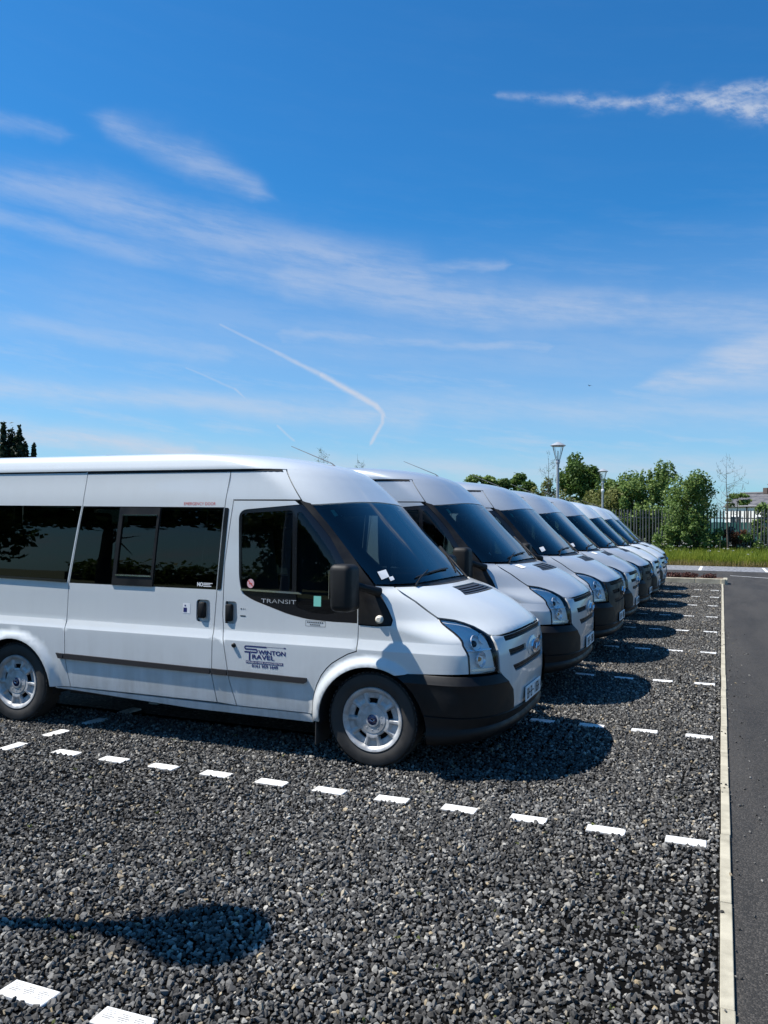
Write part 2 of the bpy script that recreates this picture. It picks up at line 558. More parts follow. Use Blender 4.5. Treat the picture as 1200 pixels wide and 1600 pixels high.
def panel(name, proj, outline, m_, parent, holes=(), gap=.0038, off=0.0, thick=.016, grid=.045, fn=None, mirror=False):
    """a sheet of bodywork: fills the outline on the body surface, with an edge turned inwards"""
    out_ = shrink(dens(outline, grid), gap)
    loops = [out_] + [shrink(dens(h, grid), -gap * .3)[::-1] for h in holes]
    lo, hi = out_.min(0), out_.max(0)
    gx, gy = np.meshgrid(np.arange(lo[0] + grid / 2, hi[0], grid), np.arange(lo[1] + grid / 2, hi[1], grid * .8))
    G = np.stack([gx.ravel(), gy.ravel()], 1)
    G = G + (np.sin(G[:, ::-1] * 977.) * .12 * grid)
    if len(G):
        keep = pip(G, out_)
        for h in loops[1:]: keep &= ~pip(G, h)
        bd = np.concatenate(loops)
        dmin = np.array([np.min(np.hypot(bd[:, 0] - q[0], bd[:, 1] - q[1])) for q in G])
        G = G[keep & (dmin > grid * .42)]
    if proj == 'S' and lo[1] < .8 and hi[1] > .95:      # rows of points along the edges of the pressed band
        ex = np.concatenate([np.stack([np.arange(lo[0], hi[0], grid), np.full(len(np.arange(lo[0], hi[0], grid)), zb)], 1) for zb in (.8255, .8310, .863, .8955, .9010)])
        kx = pip(ex, out_)
        for h in loops[1:]: kx &= ~pip(ex, h)
        bd = np.concatenate(loops)
        kx &= np.array([np.min(np.hypot(bd[:, 0] - q[0], bd[:, 1] - q[1])) for q in ex]) > .012
        G = G[np.abs(G[:, 1] - .863) > .045]
        G = np.concatenate([G, ex[kx]])
    pts = np.concatenate(loops + [G]); edges = []; o = 0; idx = []
    for l in loops:
        idx.append(np.arange(o, o + len(l)))
        edges += [(o + i, o + (i + 1) % len(l)) for i in range(len(l))]; o += len(l)
    vc, _, fc, ov, _, _ = delaunay_2d_cdt([Vector(q) for q in pts], edges, [], 0, 1e-6)
    V2 = np.array([q[:] for q in vc]); inv = {}
    for i, l in enumerate(ov):
        for j in l: inv[j] = i
    F = np.array([f for f in fc if len(f) == 3])
    cen = V2[F].mean(1)
    k = pip(cen, out_)
    for h in loops[1:]: k &= ~pip(cen, h)
    F = F[k]
    V, N = (fn or surf)(proj, V2, off) if fn is None else fn(V2, off)
    # make faces look outwards
    t = np.cross(V[F[:, 1]] - V[F[:, 0]], V[F[:, 2]] - V[F[:, 0]])
    fl = np.sum(t * N[F[:, 0]], 1) < 0
    F[fl] = F[fl][:, ::-1]
    vs = list(V); ns = list(N); fs = [tuple(q) for q in F]
    if thick > 0:
        for ix in idx:
            ids = [inv[i] for i in ix if i in inv]
            b = len(vs); n = len(ids)
            for i in ids: vs.append(V[i]); ns.append((0, 0, 0))
            for i in ids: vs.append(V[i] - N[i] * thick); ns.append((0, 0, 0))
            fs += [(b + i, b + (i + 1) % n, b + n + (i + 1) % n, b + n + i) for i in range(n)]
    vs = np.array(vs); ns = np.array(ns)
    if mirror:
        vs = vs * [1, -1, 1]; ns = ns * [1, -1, 1]; fs = [q[::-1] for q in fs]
    return mesh(name, vs, fs, m_, parent, True, ns)


def sided(name, proj, outline, m_, parents, **k):
    """the same part on both sides of the van"""
    r = []
    for i, mir in enumerate((False, True)):
        r.append(panel(name, proj, outline, m_, parents[i] if isinstance(parents, (list, tuple)) else parents, mirror=mir, **k))
    return r


def text(name, s, x0, z0, h, wscale, m_, parent, wid=None, bold=0.0, off=.006, align='LEFT', yfn=None):
    """flat lettering lying on the near side of the van"""
    cu = bpy.data.curves.new(name, 'FONT')
    cu.body = s; cu.size = 1.0; cu.resolution_u = 3
    o = bpy.data.objects.new(name, cu)
    COL.objects.link(o)
    bpy.context.view_layer.update()
    me = bpy.data.meshes.new_from_object(o.evaluated_get(bpy.context.evaluated_depsgraph_get()))
    bpy.data.objects.remove(o)
    n = len(me.vertices)
    co = np.zeros(n * 3); me.vertices.foreach_get('co', co); co = co.reshape(-1, 3)
    lo, hi = co.min(0), co.max(0)
    sy = h / (hi[1] - lo[1]); sx = wid / (hi[0] - lo[0]) if wid else sy * wscale
    x = x0 + (co[:, 0] - lo[0]) * sx; z = z0 + (co[:, 1] - lo[1]) * sy
    y = -(half_y(x, z) + off) if yfn is None else yfn(x, z)
    me.vertices.foreach_set('co', np.stack([x, y, z], 1).ravel().astype(np.float32))
    me.materials.clear(); me.materials.append(m_)
    me.update()
    if bold:                                   # heavier letters: the same outlines laid slightly apart
        bm = bmesh.new(); bm.from_mesh(me)
        src = bm.faces[:]; st_ = h * .035
        for k in range(1, bold + 1):
            for ddx, ddz in ((st_ * k, 0), (0, st_ * k * .6), (st_ * k, st_ * k * .6)):
                g = bmesh.ops.duplicate(bm, geom=src)['geom']
                bmesh.ops.translate(bm, vec=(ddx, -.00012 * k - .00003 * (ddz > 0) - .00002 * (ddx > 0), ddz), verts=[q for q in g if isinstance(q, bmesh.types.BMVert)])
        bm.to_mesh(me); bm.free()
    return link(bpy.data.objects.new(name, me), parent)


def stroke(pts, w):
    """flat stroke outline (polygon strip) along points"""
    p_ = np.asarray(pts, float); t = np.gradient(p_, axis=0); t /= np.linalg.norm(t, axis=1)[:, None] + 1e-9
    n = np.stack([-t[:, 1], t[:, 0]], 1) * w / 2
    v = np.concatenate([p_ + n, p_ - n]); k = len(p_)
    return v, [(i, i + 1, k + i + 1, k + i) for i in range(k - 1)]


def flat(name, polys, m_, parent, off=.006):
    """flat print on the near side; polys = list of (verts2d, faces)"""
    v = []; f = []
    for a, b in polys:
        o = len(v); v += list(map(tuple, a)); f += [tuple(i + o for i in q) for q in b]
    v = np.array(v)
    return mesh(name, np.stack([v[:, 0], -(half_y(v[:, 0], v[:, 1]) + off), v[:, 1]], 1), f, m_, parent, False)


def rect(x0, x1, z0, z1):
    return (np.array([(x0, z0), (x1, z0), (x1, z1), (x0, z1)]), [(0, 1, 2, 3)])


# ------------------------------------------------------------------ minibus
def make_minibus():
    root = empty('minibus', (0, 0, 0))
    P = M['white']
    # shared seam lines (x, z) on the side, read off the photograph
    B_rear = [(-1.19, 1.891), (-1.243, 1.409), (-1.248, 1.017), (-1.234, .871), (-1.171, .534), (-1.106, .335)]
    S_front = [(-1.235, 2.128), (-1.262, 1.886), (-1.302, 1.25), (-1.322, .93), (-1.325, .56), (-1.279, .345)]
    S_rear = [(-2.627, 2.128), (-2.647, 1.848), (-2.689, 1.582), (-2.749, 1.234), (-2.76, .833), (-2.755, .594), (-2.70, .345)]
    A_seam = [(-.61, 1.887), (-.47, 1.745), (-.35, 1.615), (-.21, 1.41), (-.135, 1.285), (-.117, 1.15), (-.115, 1.009)]
    door_arc = [(-.118, .814), (-.185, .79), (-.252, .752), (-.31, .715), (-.353, .674), (-.395, .62), (-.428, .553), (-.452, .48), (-.463, .411), (-.466, .335)]
    # ---- front doors
    dz = fillet([(-1.112, 1.30), (-1.137, 1.815), (-.598, 1.860), (-.474, 1.735), (-.357, 1.608), (-.220, 1.405), (-.147, 1.28), (-.128, 1.15), (-.126, 1.010), (-.321, 1.010), (-.528, 1.018),
                 (-.688, 1.047), (-.99, 1.138), (-1.086, 1.187)], [.05, .07, .02, 0, 0, 0, 0, 0, 0, 0, .05, .05, .08, .08])
    g1 = fillet([(-1.092, 1.222), (-1.112, 1.79), (-.675, 1.815), (-.655, 1.216)], .03)
    g2 = fillet([(-.618, 1.10), (-.635, 1.80), (-.60, 1.80), (-.47, 1.655), (-.36, 1.52), (-.27, 1.37), (-.215, 1.24), (-.20, 1.12), (-.33, 1.062), (-.50, 1.066)], [.02, .01, .01, 0, 0, 0, 0, .03, .05, .04])
    front_out = [(-1.19, 1.891)] + B_rear[1:] + [(-.466, .335)] + door_arc[::-1] + [(-.117, .9)] + A_seam[::-1][:-1] + [(-.66, 1.889)]
    handle_f = fillet([(-1.225, .952), (-1.225, 1.118), (-1.128, 1.118), (-1.118, .985), (-1.135, .952)], [.005, .01, .025, .03, .03])
    doors = sided('front_door', 'S', front_out, P, root, holes=[dz, handle_f])
    sided('window_trim', 'S', dz, M['trim'], doors, holes=[g1, g2], gap=.001, off=-.002, thick=.02)
    sided('door_glass', 'S', g1, M['cab_glass'], doors, gap=0, off=-.008, thick=.004)
    sided('quarter_glass', 'S', g2, M['cab_glass'], doors, gap=0, off=-.008, thick=.004)
    sided('window_sill', 'S', [(-1.092, 1.206), (-1.092, 1.219), (-.60, 1.212), (-.57, 1.197)], M['chrome'], doors, gap=0, off=.006, thick=.01)
    sided('handle_recess', 'S', handle_f, P, doors, gap=-.002, off=-.034, thick=0)
    for d, s in zip(doors, (-1, 1)):
        MB().box((-1.195, s * .955, 1.032), (.056, .045, .132), .014).build('door_handle', M['plastic'], d, ang=40)
    MB().tube([(-1.128, -.984, .793), (-1.128, -.997, .792), (-1.128, -1.004, .791)], [.017, .017, .012], 16).build('lock_knob', M['plastic'], doors[0], ang=40)
    # ---- sliding doors with their window band
    sw = [(-2.639, 1.84), (-1.272, 1.835), (-1.313, 1.203), (-2.743, 1.203)]
    f0 = [(-2.252, 1.834), (-1.858, 1.832), (-1.905, 1.201), (-2.303, 1.201)]
    f1 = [(-2.222, 1.762), (-1.885, 1.762), (-1.922, 1.292), (-2.262, 1.292)]
    pn1 = fillet([(-2.632, 1.832), (-2.262, 1.832), (-2.314, 1.210), (-2.735, 1.210)], .012)
    pn2 = fillet([(-1.848, 1.830), (-1.278, 1.828), (-1.316, 1.210), (-1.895, 1.210)], .012)
    handle_s = fillet([(-1.487, .950), (-1.487, 1.120), (-1.366, 1.120), (-1.360, .950)], .028)
    slide_out = S_front[::-1] + S_rear
    sd = sided('sliding_door', 'S', slide_out, P, root, holes=[sw, handle_s])
    sided('window_trim', 'S', sw, M['trim'], sd, holes=[pn1, pn2, f0], gap=.0005, off=-.001, thick=.014)
    sided('door_glass', 'S', pn1, M['side_glass'], sd, gap=0, off=.0005, thick=.004)
    sided('door_glass', 'S', pn2, M['side_glass'], sd, gap=0, off=.0005, thick=.004)
    fr = sided('vent_frame', 'S', f0, M['plastic'], sd, holes=[f1], gap=.0005, off=.008, thick=.022)
    sided('vent_pane', 'S', f1, M['side_glass'], fr, gap=0, off=-.004, thick=.004)
    sided('vent_runner', 'S', [(-2.225, 1.764), (-1.882, 1.764), (-1.882, 1.773), (-2.225, 1.773)], M['chrome'], fr, gap=0, off=.013, thick=.006)
    sided('vent_runner', 'S', [(-2.264, 1.279), (-1.92, 1.279), (-1.92, 1.288), (-2.264, 1.288)], M['chrome'], fr, gap=0, off=.013, thick=.006)
    sided('handle_recess', 'S', handle_s, P, sd, gap=-.002, off=-.034, thick=0)
    for d, s in zip(sd, (-1, 1)):
        MB().box((-1.436, s * .957, 1.040), (.056, .045, .124), .014).build('door_handle', M['plastic'], d, ang=40)
    # ---- pillar between the doors
    pil = [(-1.235, 2.128)] + S_front[1:] + [(-1.106, .335)] + B_rear[::-1][1:-1] + [(-1.19, 1.891)]
    pl = sided('door_pillar', 'S', pil, P, root)
    sided('window_end', 'S', fillet([(-1.262, 1.832), (-1.226, 1.832), (-1.266, 1.203), (-1.300, 1.203)], [0, .03, .03, 0]), M['trim'], pl, gap=0, off=.002, thick=.006)
    # ---- cab upper side
    cu = [(-1.235, 2.131), (-1.255, 1.893), (-.66, 1.893), (-.6165, 1.893), (-.702, 2.0), (-.8065, 2.131)]
    sided('cab_upper_panel', 'S', cu, P, root)
    # ---- rear quarter
    rw = fillet([(-2.660, 1.842), (-2.768, 1.212), (-4.10, 1.235), (-4.10, 1.845)], [.0, .0, .05, .05])
    rear_arc = arc((-3.3, AZC), AR, 4, 176, 22)
    ro = [(-2.627, 2.129)] + S_rear[1:-1] + [(-2.70, .345), (-2.85, .335)] + rear_arc + [(-4.0, .36), (-4.248, .40), (-4.248, 2.129)]
    qp = sided('quarter_panel', 'S', ro, P, root, holes=[rw])
    sided('rear_side_window', 'S', rw, M['side_glass'], qp, gap=0, off=.0005, thick=.006)
    sided('window_ledge', 'S', [(-2.772, 1.228), (-2.772, 1.205), (-4.10, 1.228), (-4.10, 1.250)], M['trim'], qp, gap=0, off=.012, thick=.012)
    # ---- front wings
    hlx = [(float(front_x(np.array(y), np.array(z))), z) for y, z in ((-.929, .702), (-.927, .75), (-.924, .79), (-.918, .845), (-.912, .894), (-.902, .92), (-.891, .945), (-.879, .972), (-.866, .997), (-.852, 1.03))]
    wing = [(-.117, 1.0), (-.117, .9)] + door_arc + [(-.466, .281)] + arc((0, AZC), AR, 183, 63, 20) + [(.30, .682), (.47, .692)] + hlx + [(float(front_x(np.array(y), np.array(z))), z) for y, z in ((-.839, 1.064), (-.846, 1.11), (-.849, 1.175), (-.846, 1.227), (-.828, 1.274))] + [ (-.018, 1.281), (.045, 1.20), (.104, 1.11), (.139, 1.045), (.132, 1.008), (.03, .998)]
    wg = sided('front_wing', 'S', wing, P, root, grid=.022)
    corner = fillet([(-.628, 1.888), (-.548, 1.868), (-.40, 1.715), (-.20, 1.49), (-.03, 1.292), (.04, 1.204), (.102, 1.11), (.137, 1.045), (.128, 1.010), (.03, 1.001), (-.112, 1.006), (-.113, 1.15), (-.150, 1.285), (-.226, 1.41), (-.366, 1.615), (-.486, 1.745)],
                     [0, 0, 0, 0, 0, 0, .02, .03, .02, 0, 0, 0, 0, 0, 0, 0])
    pt = sided('pillar_trim', 'S', corner, M['plastic'], root, gap=.001, off=.004, thick=.02)
    for q, s in zip(pt, (-1, 1)):
        MB().tube([(.046, s * .952, 1.046), (.046, s * .972, 1.046), (.046, s * .982, 1.046)], [.030, .028, .016], 16).build('side_repeater', M['cream'], q, ang=50)
    # ---- side mouldings and sills
    for x0, x1, own in ((-2.838, -2.765, qp), (-2.752, -1.332, sd), (-1.318, -1.186, pl), (-1.172, -.508, doors)):
        z = lambda x: .594 + (-.5 - x) * .0105
        t0 = .026 if x0 < -2.8 else 0.0; t1 = .02 if x1 > -.6 else 0.0
        sided('rub_strip', 'S', [(x0 + t0, z(x0) - .040), (x1 - t1, z(x1) - .040), (x1, z(x1) - .028), (x1, z(x1)), (x0, z(x0) + .004)], M['strip'], own, gap=0, off=.018, thick=.02, grid=.12)
    sided('sill', 'S', [(-2.852, .333), (-2.70, .341), (-1.106, .331), (-.47, .331), (-.468, .268), (-1.5, .272), (-2.84, .325)], P, root, gap=.002, off=-.004, thick=.05, grid=.12)
    # ---- roof (one pressing) and visor over the windscreen
    us = list(1 - np.linspace(0, 1, 26)**2.3); zs = []
    zz = np.linspace(2.133, ZT, 600); w = WW(zz) / WW(2.133)
    for u in us: zs.append(float(np.interp(-u, -w, zz)))
    zs[0] = 2.133
    row = []
    for z in zs:
        n = float(NN(z)); xc, dd, ww = float(XC(z)), float(DD(z)), float(WW(z))
        th = np.linspace(0, PI / 2, 22)
        x = xc - dd + dd * np.cos(th)**(2 / n); y = ww * np.sin(th)**(2 / n)
        xs = np.linspace(x[-1], XR, 20)[1:]
        row.append(np.stack([np.r_[x, xs], np.r_[y, np.full(len(xs), ww)], np.full(len(x) + len(xs), z)], 1))
    R_ = np.array(row); nr, nc = R_.shape[:2]
    v = np.concatenate([(R_ * [1, -1, 1]).reshape(-1, 3), R_.reshape(-1, 3)]); fs = []
    for k in (0, nr * nc):
        for i in range(nr - 1):
            for j in range(nc - 1):
                q = (k + i * nc + j, k + i * nc + j + 1, k + (i + 1) * nc + j + 1, k + (i + 1) * nc + j)
                fs.append(q if k == 0 else q[::-1])
    # turned-in gutter edge
    for k, s in ((0, -1), (nr * nc, 1)):
        b = len(v)
        lip = np.array([(R_[0, j] * [1, s, 1]) - [0, s * .03, .004] for j in range(nc)])
        v = np.concatenate([v, lip])
        fs += [(k + j, b + j, b + j + 1, k + j + 1) for j in range(nc - 1)]
    ro_ = mesh('roof', v, fs, P, root, True)
    bm = bmesh.new(); bm.from_mesh(ro_.data); bmesh.ops.remove_doubles(bm, verts=bm.verts, dist=2e-4); bmesh.ops.recalc_face_normals(bm, faces=bm.faces)
    bm.to_mesh(ro_.data); bm.free(); ro_.data.set_sharp_from_angle(angle=math.radians(50))
    wt = pchip([0, .4, .741, .882, .93], [1.903, 1.894, 1.874, 1.862, 1.858])
    ys = np.concatenate([np.linspace(-.885, .885, 30)])
    top = [(y, float(wt(abs(y)))) for y in ys]
    kz = np.linspace(1.886, 2.1335, 14)
    kk = [(float(half_y(np.array(-.80 + (2.13 - z) * .8 + .001), np.array(z), False)), float(z)) for z in kz]
    vz = top[:] + kk + [(y, 2.1335) for y in np.linspace(.86, -.86, 26)] + [(-y, z) for y, z in kk[::-1]]
    panel('roof_visor', 'F', vz, P, root, gap=-.0005, thick=.02, grid=.05)
    sided('gutter_seal', 'S', [(-2.625, 2.110), (-.815, 2.110), (-.83, 2.1285), (-2.625, 2.1285)], M['dark'], ro_, gap=0, off=.002, thick=.006, grid=.04)  # dark strips painted in for the shaded gap below the roof overhang
    sided('gutter_seal', 'S', [(-4.24, 2.119), (-2.64, 2.119), (-2.64, 2.1285), (-4.24, 2.1285)], M['dark'], ro_, gap=0, off=.002, thick=.006, grid=.1)
    MB().tube([(-.772, 0, 2.205), (-.80, 0, 2.232), (-1.192, 0, 2.388)], [.009, .0042, .0026], 8).build('antenna', M['lamp_metal'], ro_, ang=60)
    MB().box((-2.985, -.05, 2.312), (.14, .30, .04), .012).build('roof_hatch', M['plastic'], ro_, ang=40)
    # ---- windscreen, cowl, bonnet
    wb = pchip([0, .28, .5, .73, .88, .93], [1.298, 1.296, 1.291, 1.286, 1.284, 1.283])
    bot = [(y, float(wb(abs(y)))) for y in np.linspace(.906, -.906, 26)]
    ws = [(y, z - .004) for y, z in top] + [(.893, 1.75), (.900, 1.6), (.907, 1.4)] + bot + [(-.907, 1.4), (-.900, 1.6), (-.893, 1.75)]
    wo = panel('windscreen', 'F', ws, M['screen_glass'], root, gap=.004, thick=.006, grid=.06)
    inn = [(y * .905, z - .035) for y, z in top] + [(.815, 1.75), (.812, 1.6), (.795, 1.42)] + [(y * .86, z + .062) for y, z in bot] + [(-.795, 1.42), (-.812, 1.6), (-.815, 1.75)]
    panel('windscreen_border', 'F', ws, M['trim'], wo, holes=[inn], gap=.004, off=-.009, thick=.004, grid=.06)
    cowl = [(y, z - .003) for y, z in bot] + [(-.86, 1.276), (-.5, 1.270), (0, 1.268), (.5, 1.270), (.86, 1.276)]
    panel('cowl', 'F', cowl, M['plastic'], root, gap=.001, off=-.006, thick=.05, grid=.05)
    seam = [(-.828, 1.274), (-.846, 1.227), (-.849, 1.175), (-.846, 1.11), (-.839, 1.064), (-.778, 1.048), (-.75, 1.03), (-.729, 1.008), (-.721, .975), (-.716, .950), (-.66, .941), (-.608, .941), (-.45, .949), (-.3, .954), (-.15, .957)]
    bon = seam + [(0, .958)] + [(-y, z) for y, z in seam[::-1]] + [(.5, 1.270), (0, 1.268), (-.5, 1.270)]
    vent = [(-.295, 1.2455), (-.405, 1.199), (.405, 1.199), (.295, 1.2455)]
    bo = panel('bonnet', 'F', bon, P, root, holes=[vent], gap=.006, thick=.02, grid=.035)
    ve = panel('bonnet_vent', 'F', vent, M['plastic'], bo, gap=0, off=-.016, thick=0, grid=.05)
    for k in range(4):
        z0 = 1.204 + k * .0105; wx = .40 - (z0 - 1.2) * 2.3
        panel('vent_slat', 'F', [(-wx, z0), (wx, z0), (wx - .008, z0 + .0045), (-wx + .008, z0 + .0045)], M['strip'], ve, gap=0, off=-.004, thick=.012, grid=.08)
    # ---- front panel with grille slots
    fp = [(-.708, .947), (-.708, .85), (-.708, .703), (-.66, .655), (-.60, .60), (-.545, .55), (-.530, .48), (-.512, .412), (-.3, .402), (0, .398)]
    fo = fp + [(-y, z) for y, z in fp[::-1][1:]] + [(.608, .936), (.3, .949), (0, .953), (-.3, .949), (-.608, .936)]
    s1 = fillet([(-.598, .931), (-.598, .900), (-.3, .912), (0, .915), (.3, .912), (.598, .900), (.598, .931), (.3, .944), (0, .948), (-.3, .944)], [.006, .006, 0, 0, 0, .006, .006, 0, 0, 0])
    s2 = fillet([(-.580, .838), (-.556, .792), (-.215, .801), (-.235, .846)], .008)
    s3 = fillet([(-.520, .722), (-.470, .674), (0, .680), (.470, .674), (.520, .722), (0, .729)], [.01, .01, 0, .01, .01, 0])
    s2m = [(-y, z) for y, z in s2[::-1]]
    fpn = panel('front_panel', 'F', fo, P, root, holes=[s1, s2, s2m, s3], gap=.003, off=.006, thick=.03, grid=.05)
    for q in (s1, s2, s2m, s3):
        g = panel('grille_slot', 'F', shrink(q, -.004), M['dark'], fpn, gap=0, off=-.022, thick=0, grid=.06)
        lo, hi = np.min(q, 0), np.max(q, 0); mb = MB()
        for y in np.arange(lo[0] + .012, hi[0], .017):
            zc = [z for z in np.linspace(lo[1], hi[1], 15) if pip(np.array([[y, z]]), q)[0]]
            if len(zc) > 2:
                x = float(front_x(np.array([y]), np.array([np.mean(zc)]))[0])
                mb.box((x - .014, y, (zc[0] + zc[-1]) / 2), (.012, .005, zc[-1] - zc[0] + .004))
        for zr in (.33, .66):
            zz_ = lo[1] + (hi[1] - lo[1]) * zr
            yy = [y for y in np.linspace(lo[0], hi[0], 40) if pip(np.array([[y, zz_]]), q)[0]]
            if len(yy) > 3:
                for a, b in zip(yy[:-1], yy[1:]):
                    if b - a < .05:
                        x = float(front_x(np.array([(a + b) / 2]), np.array([zz_]))[0])
                        mb.box((x - .012, (a + b) / 2, zz_), (.010, b - a, .004))
        tag(mb.build('grille_mesh', M['strip'], g), kind='stuff')
    # oval badge on its boss
    def oval(a, b, x, h, n=28, dome=.0):
        v = [(x + dome, 0, .803)]; f = []
        for r, xx in ((.55, x + dome * .75), (1.0, x), (1.0, x - h)):
            for k in range(n): v.append((xx, a * r * math.cos(2 * PI * k / n), .803 + b * r * math.sin(2 * PI * k / n)))
        f += [(0, 1 + k, 1 + (k + 1) % n) for k in range(n)]
        for o in (1, 1 + n): f += [(o + k, o + n + k, o + n + (k + 1) % n, o + (k + 1) % n) for k in range(n)]
        return v, f
    v, f = oval(.180, .074, .938, .06, dome=.020); bs = mesh('badge_boss', v, f, P, fpn, True); bs.data.set_sharp_from_angle(angle=.7)
    v, f = oval(.118, .052, .962, .03, dome=.006); em = mesh('emblem', v, f, M['chrome'], fpn, True); em.data.set_sharp_from_angle(angle=.7)
    v, f = oval(.105, .042, .966, .02, dome=.006); e2 = mesh('emblem_field', v, f, M['badge'], em, True); e2.data.set_sharp_from_angle(angle=.7)
    mb = MB()
    sc = [(-.07, -.012), (-.055, .018), (-.03, .024), (-.045, -.02), (-.02, .004), (-.005, -.012), (.005, .008), (.02, -.012), (.028, .008), (.045, -.010), (.055, .020), (.062, -.012)]
    mb.tube([(.9735, y, .803 + z) for y, z in sc], .0032, 5); mb.build('emblem_script', M['chrome'], em)
    # number plate
    npl = MB().box((.940, 0, .466), (.010, .52, .111), .004).build('number_plate', M['whitep'], fpn)
    mb = MB(); rr = random.Random(4)
    for k in range(7):
        y = -.205 + k * .060 + (.03 if k > 3 else 0)
        for (a, b, c, d) in ((-.018, 0, .010, .076), (.018, 0, .010, .076), (0, .033, .04, .010), (0, -.033, .04, .010), (0, 0, .04, .010)):
            if rr.random() < .68: mb.box((.9462, y + a, .466 + b), (.001, c, d))
    tag(mb.build('plate_marks', M['plastic'], npl), kind='stuff')
    # ---- headlights
    hl = [(-.838, 1.060), (-.852, 1.03), (-.866, .997), (-.891, .945), (-.912, .894), (-.924, .79), (-.929, .702), (-.83, .701), (-.715, .706), (-.716, .80), (-.720, .905), (-.722, .949), (-.731, 1.006), (-.752, 1.030), (-.780, 1.046)]
    def back(V2, off):
        """lamp bowl: sits behind the lens, deepest in the middle"""
        V, N = surf('F', V2, 0)
        c = V2 - np.array([-.815, .87]); d = np.clip(1 - (c[:, 0] / .11)**2, 0, 1) * np.clip(1 - (c[:, 1] / .2)**2, 0, 1)
        return V - np.array([1, .25, 0]) * (.018 + .075 * d)[:, None], N
    hs_ = sided('headlight', 'F', hl, M['lampgrey'], root, gap=.003, thick=0, grid=.018, fn=back)
    sided('headlight_lens', 'F', hl, M['lens'], hs_, gap=.004, off=.003, thick=.012, grid=.02)
    sided('lens_edge', 'F', hl, M['trim'], hs_, holes=[shrink(dens(hl, .03), .0045)], gap=.001, off=.001, thick=.02, grid=.03)
    for q, s in zip(hs_, (-1, 1)):
        def ring(yz, deep, prof, m_, nm, n=22):
            """a round lamp unit set back behind the lens and facing the way the lens faces"""
            Pq, Nq = surf('F', np.array([[-abs(yz[0]), yz[1]]]), 0)
            c = Vector(Pq[0]); nv = (Vector(Nq[0]) + Vector((1.2, 0, 0))).normalized(); c = c - Vector(Nq[0]) * deep
            R3 = nv.to_track_quat('Z', 'Y').to_matrix()
            mb = MB(); mb.lathe(prof, n, 'Z')
            mb.v = [tuple(R3 @ Vector(t) + c) for t in mb.v]
            mb.v = [(a, b * (-s), d) for a, b, d in mb.v]
            return mb.build(nm, m_, q, ang=45)
        ring((.835, .925), .052, [(.060, .028), (.058, .032), (.053, .026), (.040, .004), (.024, -.008), (.0, -.012)], M['reflector'], 'main_beam')
        ring((.835, .925), .050, [(.024, -.002), (.023, .016), (.014, .026), (0, .029)], M['trim'], 'beam_projector')
        ring((.762, .955), .050, [(.041, .024), (.039, .027), (.030, .006), (.014, -.006), (0, -.010)], M['reflector'], 'side_beam')
        ring((.848, .800), .052, [(.056, .030), (.053, .033), (.044, .014), (.028, -.004), (0, -.012)], M['reflector'], 'indicator_bowl')
        ring((.848, .800), .046, [(.016, -.004), (.015, .012), (.008, .020), (0, .022)], M['amber'], 'indicator_bulb')
        def bar(y0, y1, z, h, deep, nm, m_):
            v = []
            for y in np.linspace(y0, y1, 7):
                for zz, dp in ((z - h / 2, deep), (z + h / 2, deep), (z + h / 2, deep + .05), (z - h / 2, deep + .05)):
                    Pq, Nq = surf('F', np.array([[-y, zz]]), 0); k = Pq[0] - Nq[0] * dp
                    v.append((k[0], k[1] * (-s), k[2]))
            f = [(4 * a + b, 4 * a + (b + 1) % 4, 4 * a + 4 + (b + 1) % 4, 4 * a + 4 + b) for a in range(6) for b in range(4)] + [(0, 1, 2, 3), (24, 25, 26, 27)]
            return mesh(nm, v, f, m_, q, False)
        bar(.735, .905, .866, .010, .022, 'lamp_divider', M['reflector'])
        bar(.730, .912, .728, .016, .016, 'lamp_shelf', M['reflector'])
    # ---- bumper
    def plan(z, fr, off):
        """points across the plan outline at height z: fr 0 = front inner edge, 1 = wheel arch edge"""
        th = np.linspace(0, PI / 2, 160); n = float(NN(z))
        x = XC(z) - DD(z) + DD(z) * np.cos(th)**(2 / n); y = WW(z) * np.sin(th)**(2 / n)
        x = np.r_[x, np.linspace(float(x[-1]), -.6, 60)[1:]]; y = np.r_[y, np.full(59, float(WW(z)))]
        t = np.stack([np.gradient(x), np.gradient(y)], 1); t /= np.linalg.norm(t, axis=1)[:, None]
        nx = np.stack([t[:, 1], -t[:, 0]], 1)
        s = np.r_[0, np.cumsum(np.hypot(np.diff(x), np.diff(y)))]
        xa = math.sqrt(max(AR**2 - (z - AZC)**2, 0)) + .003
        y0 = float(np.interp(z, [.414, .415, .48, .55, .60, .66, .70], [0, .516, .534, .549, .604, .664, .714])) if fr is not None else 0
        s0 = float(np.interp(y0, y[:160], s[:160])); s1 = float(np.interp(-xa, -x, s))
        q = np.linspace(s0, s1, 26)
        px = np.interp(q, s, x) + np.interp(q, s, nx[:, 0]) * off; py = np.interp(q, s, y) + np.interp(q, s, nx[:, 1]) * off
        return px, py
    prof = [(.684, -.010), (.686, .004), (.680, .010), (.640, .024), (.628, .030), (.615, .026), (.56, .028), (.48, .028), (.4152, .026)]
    low = [(.412, -.030), (.411, .012), (.402, .020), (.37, .012), (.345, .006), (.325, .022), (.300, .026), (.275, .018), (.255, .004), (.25, -.06)]
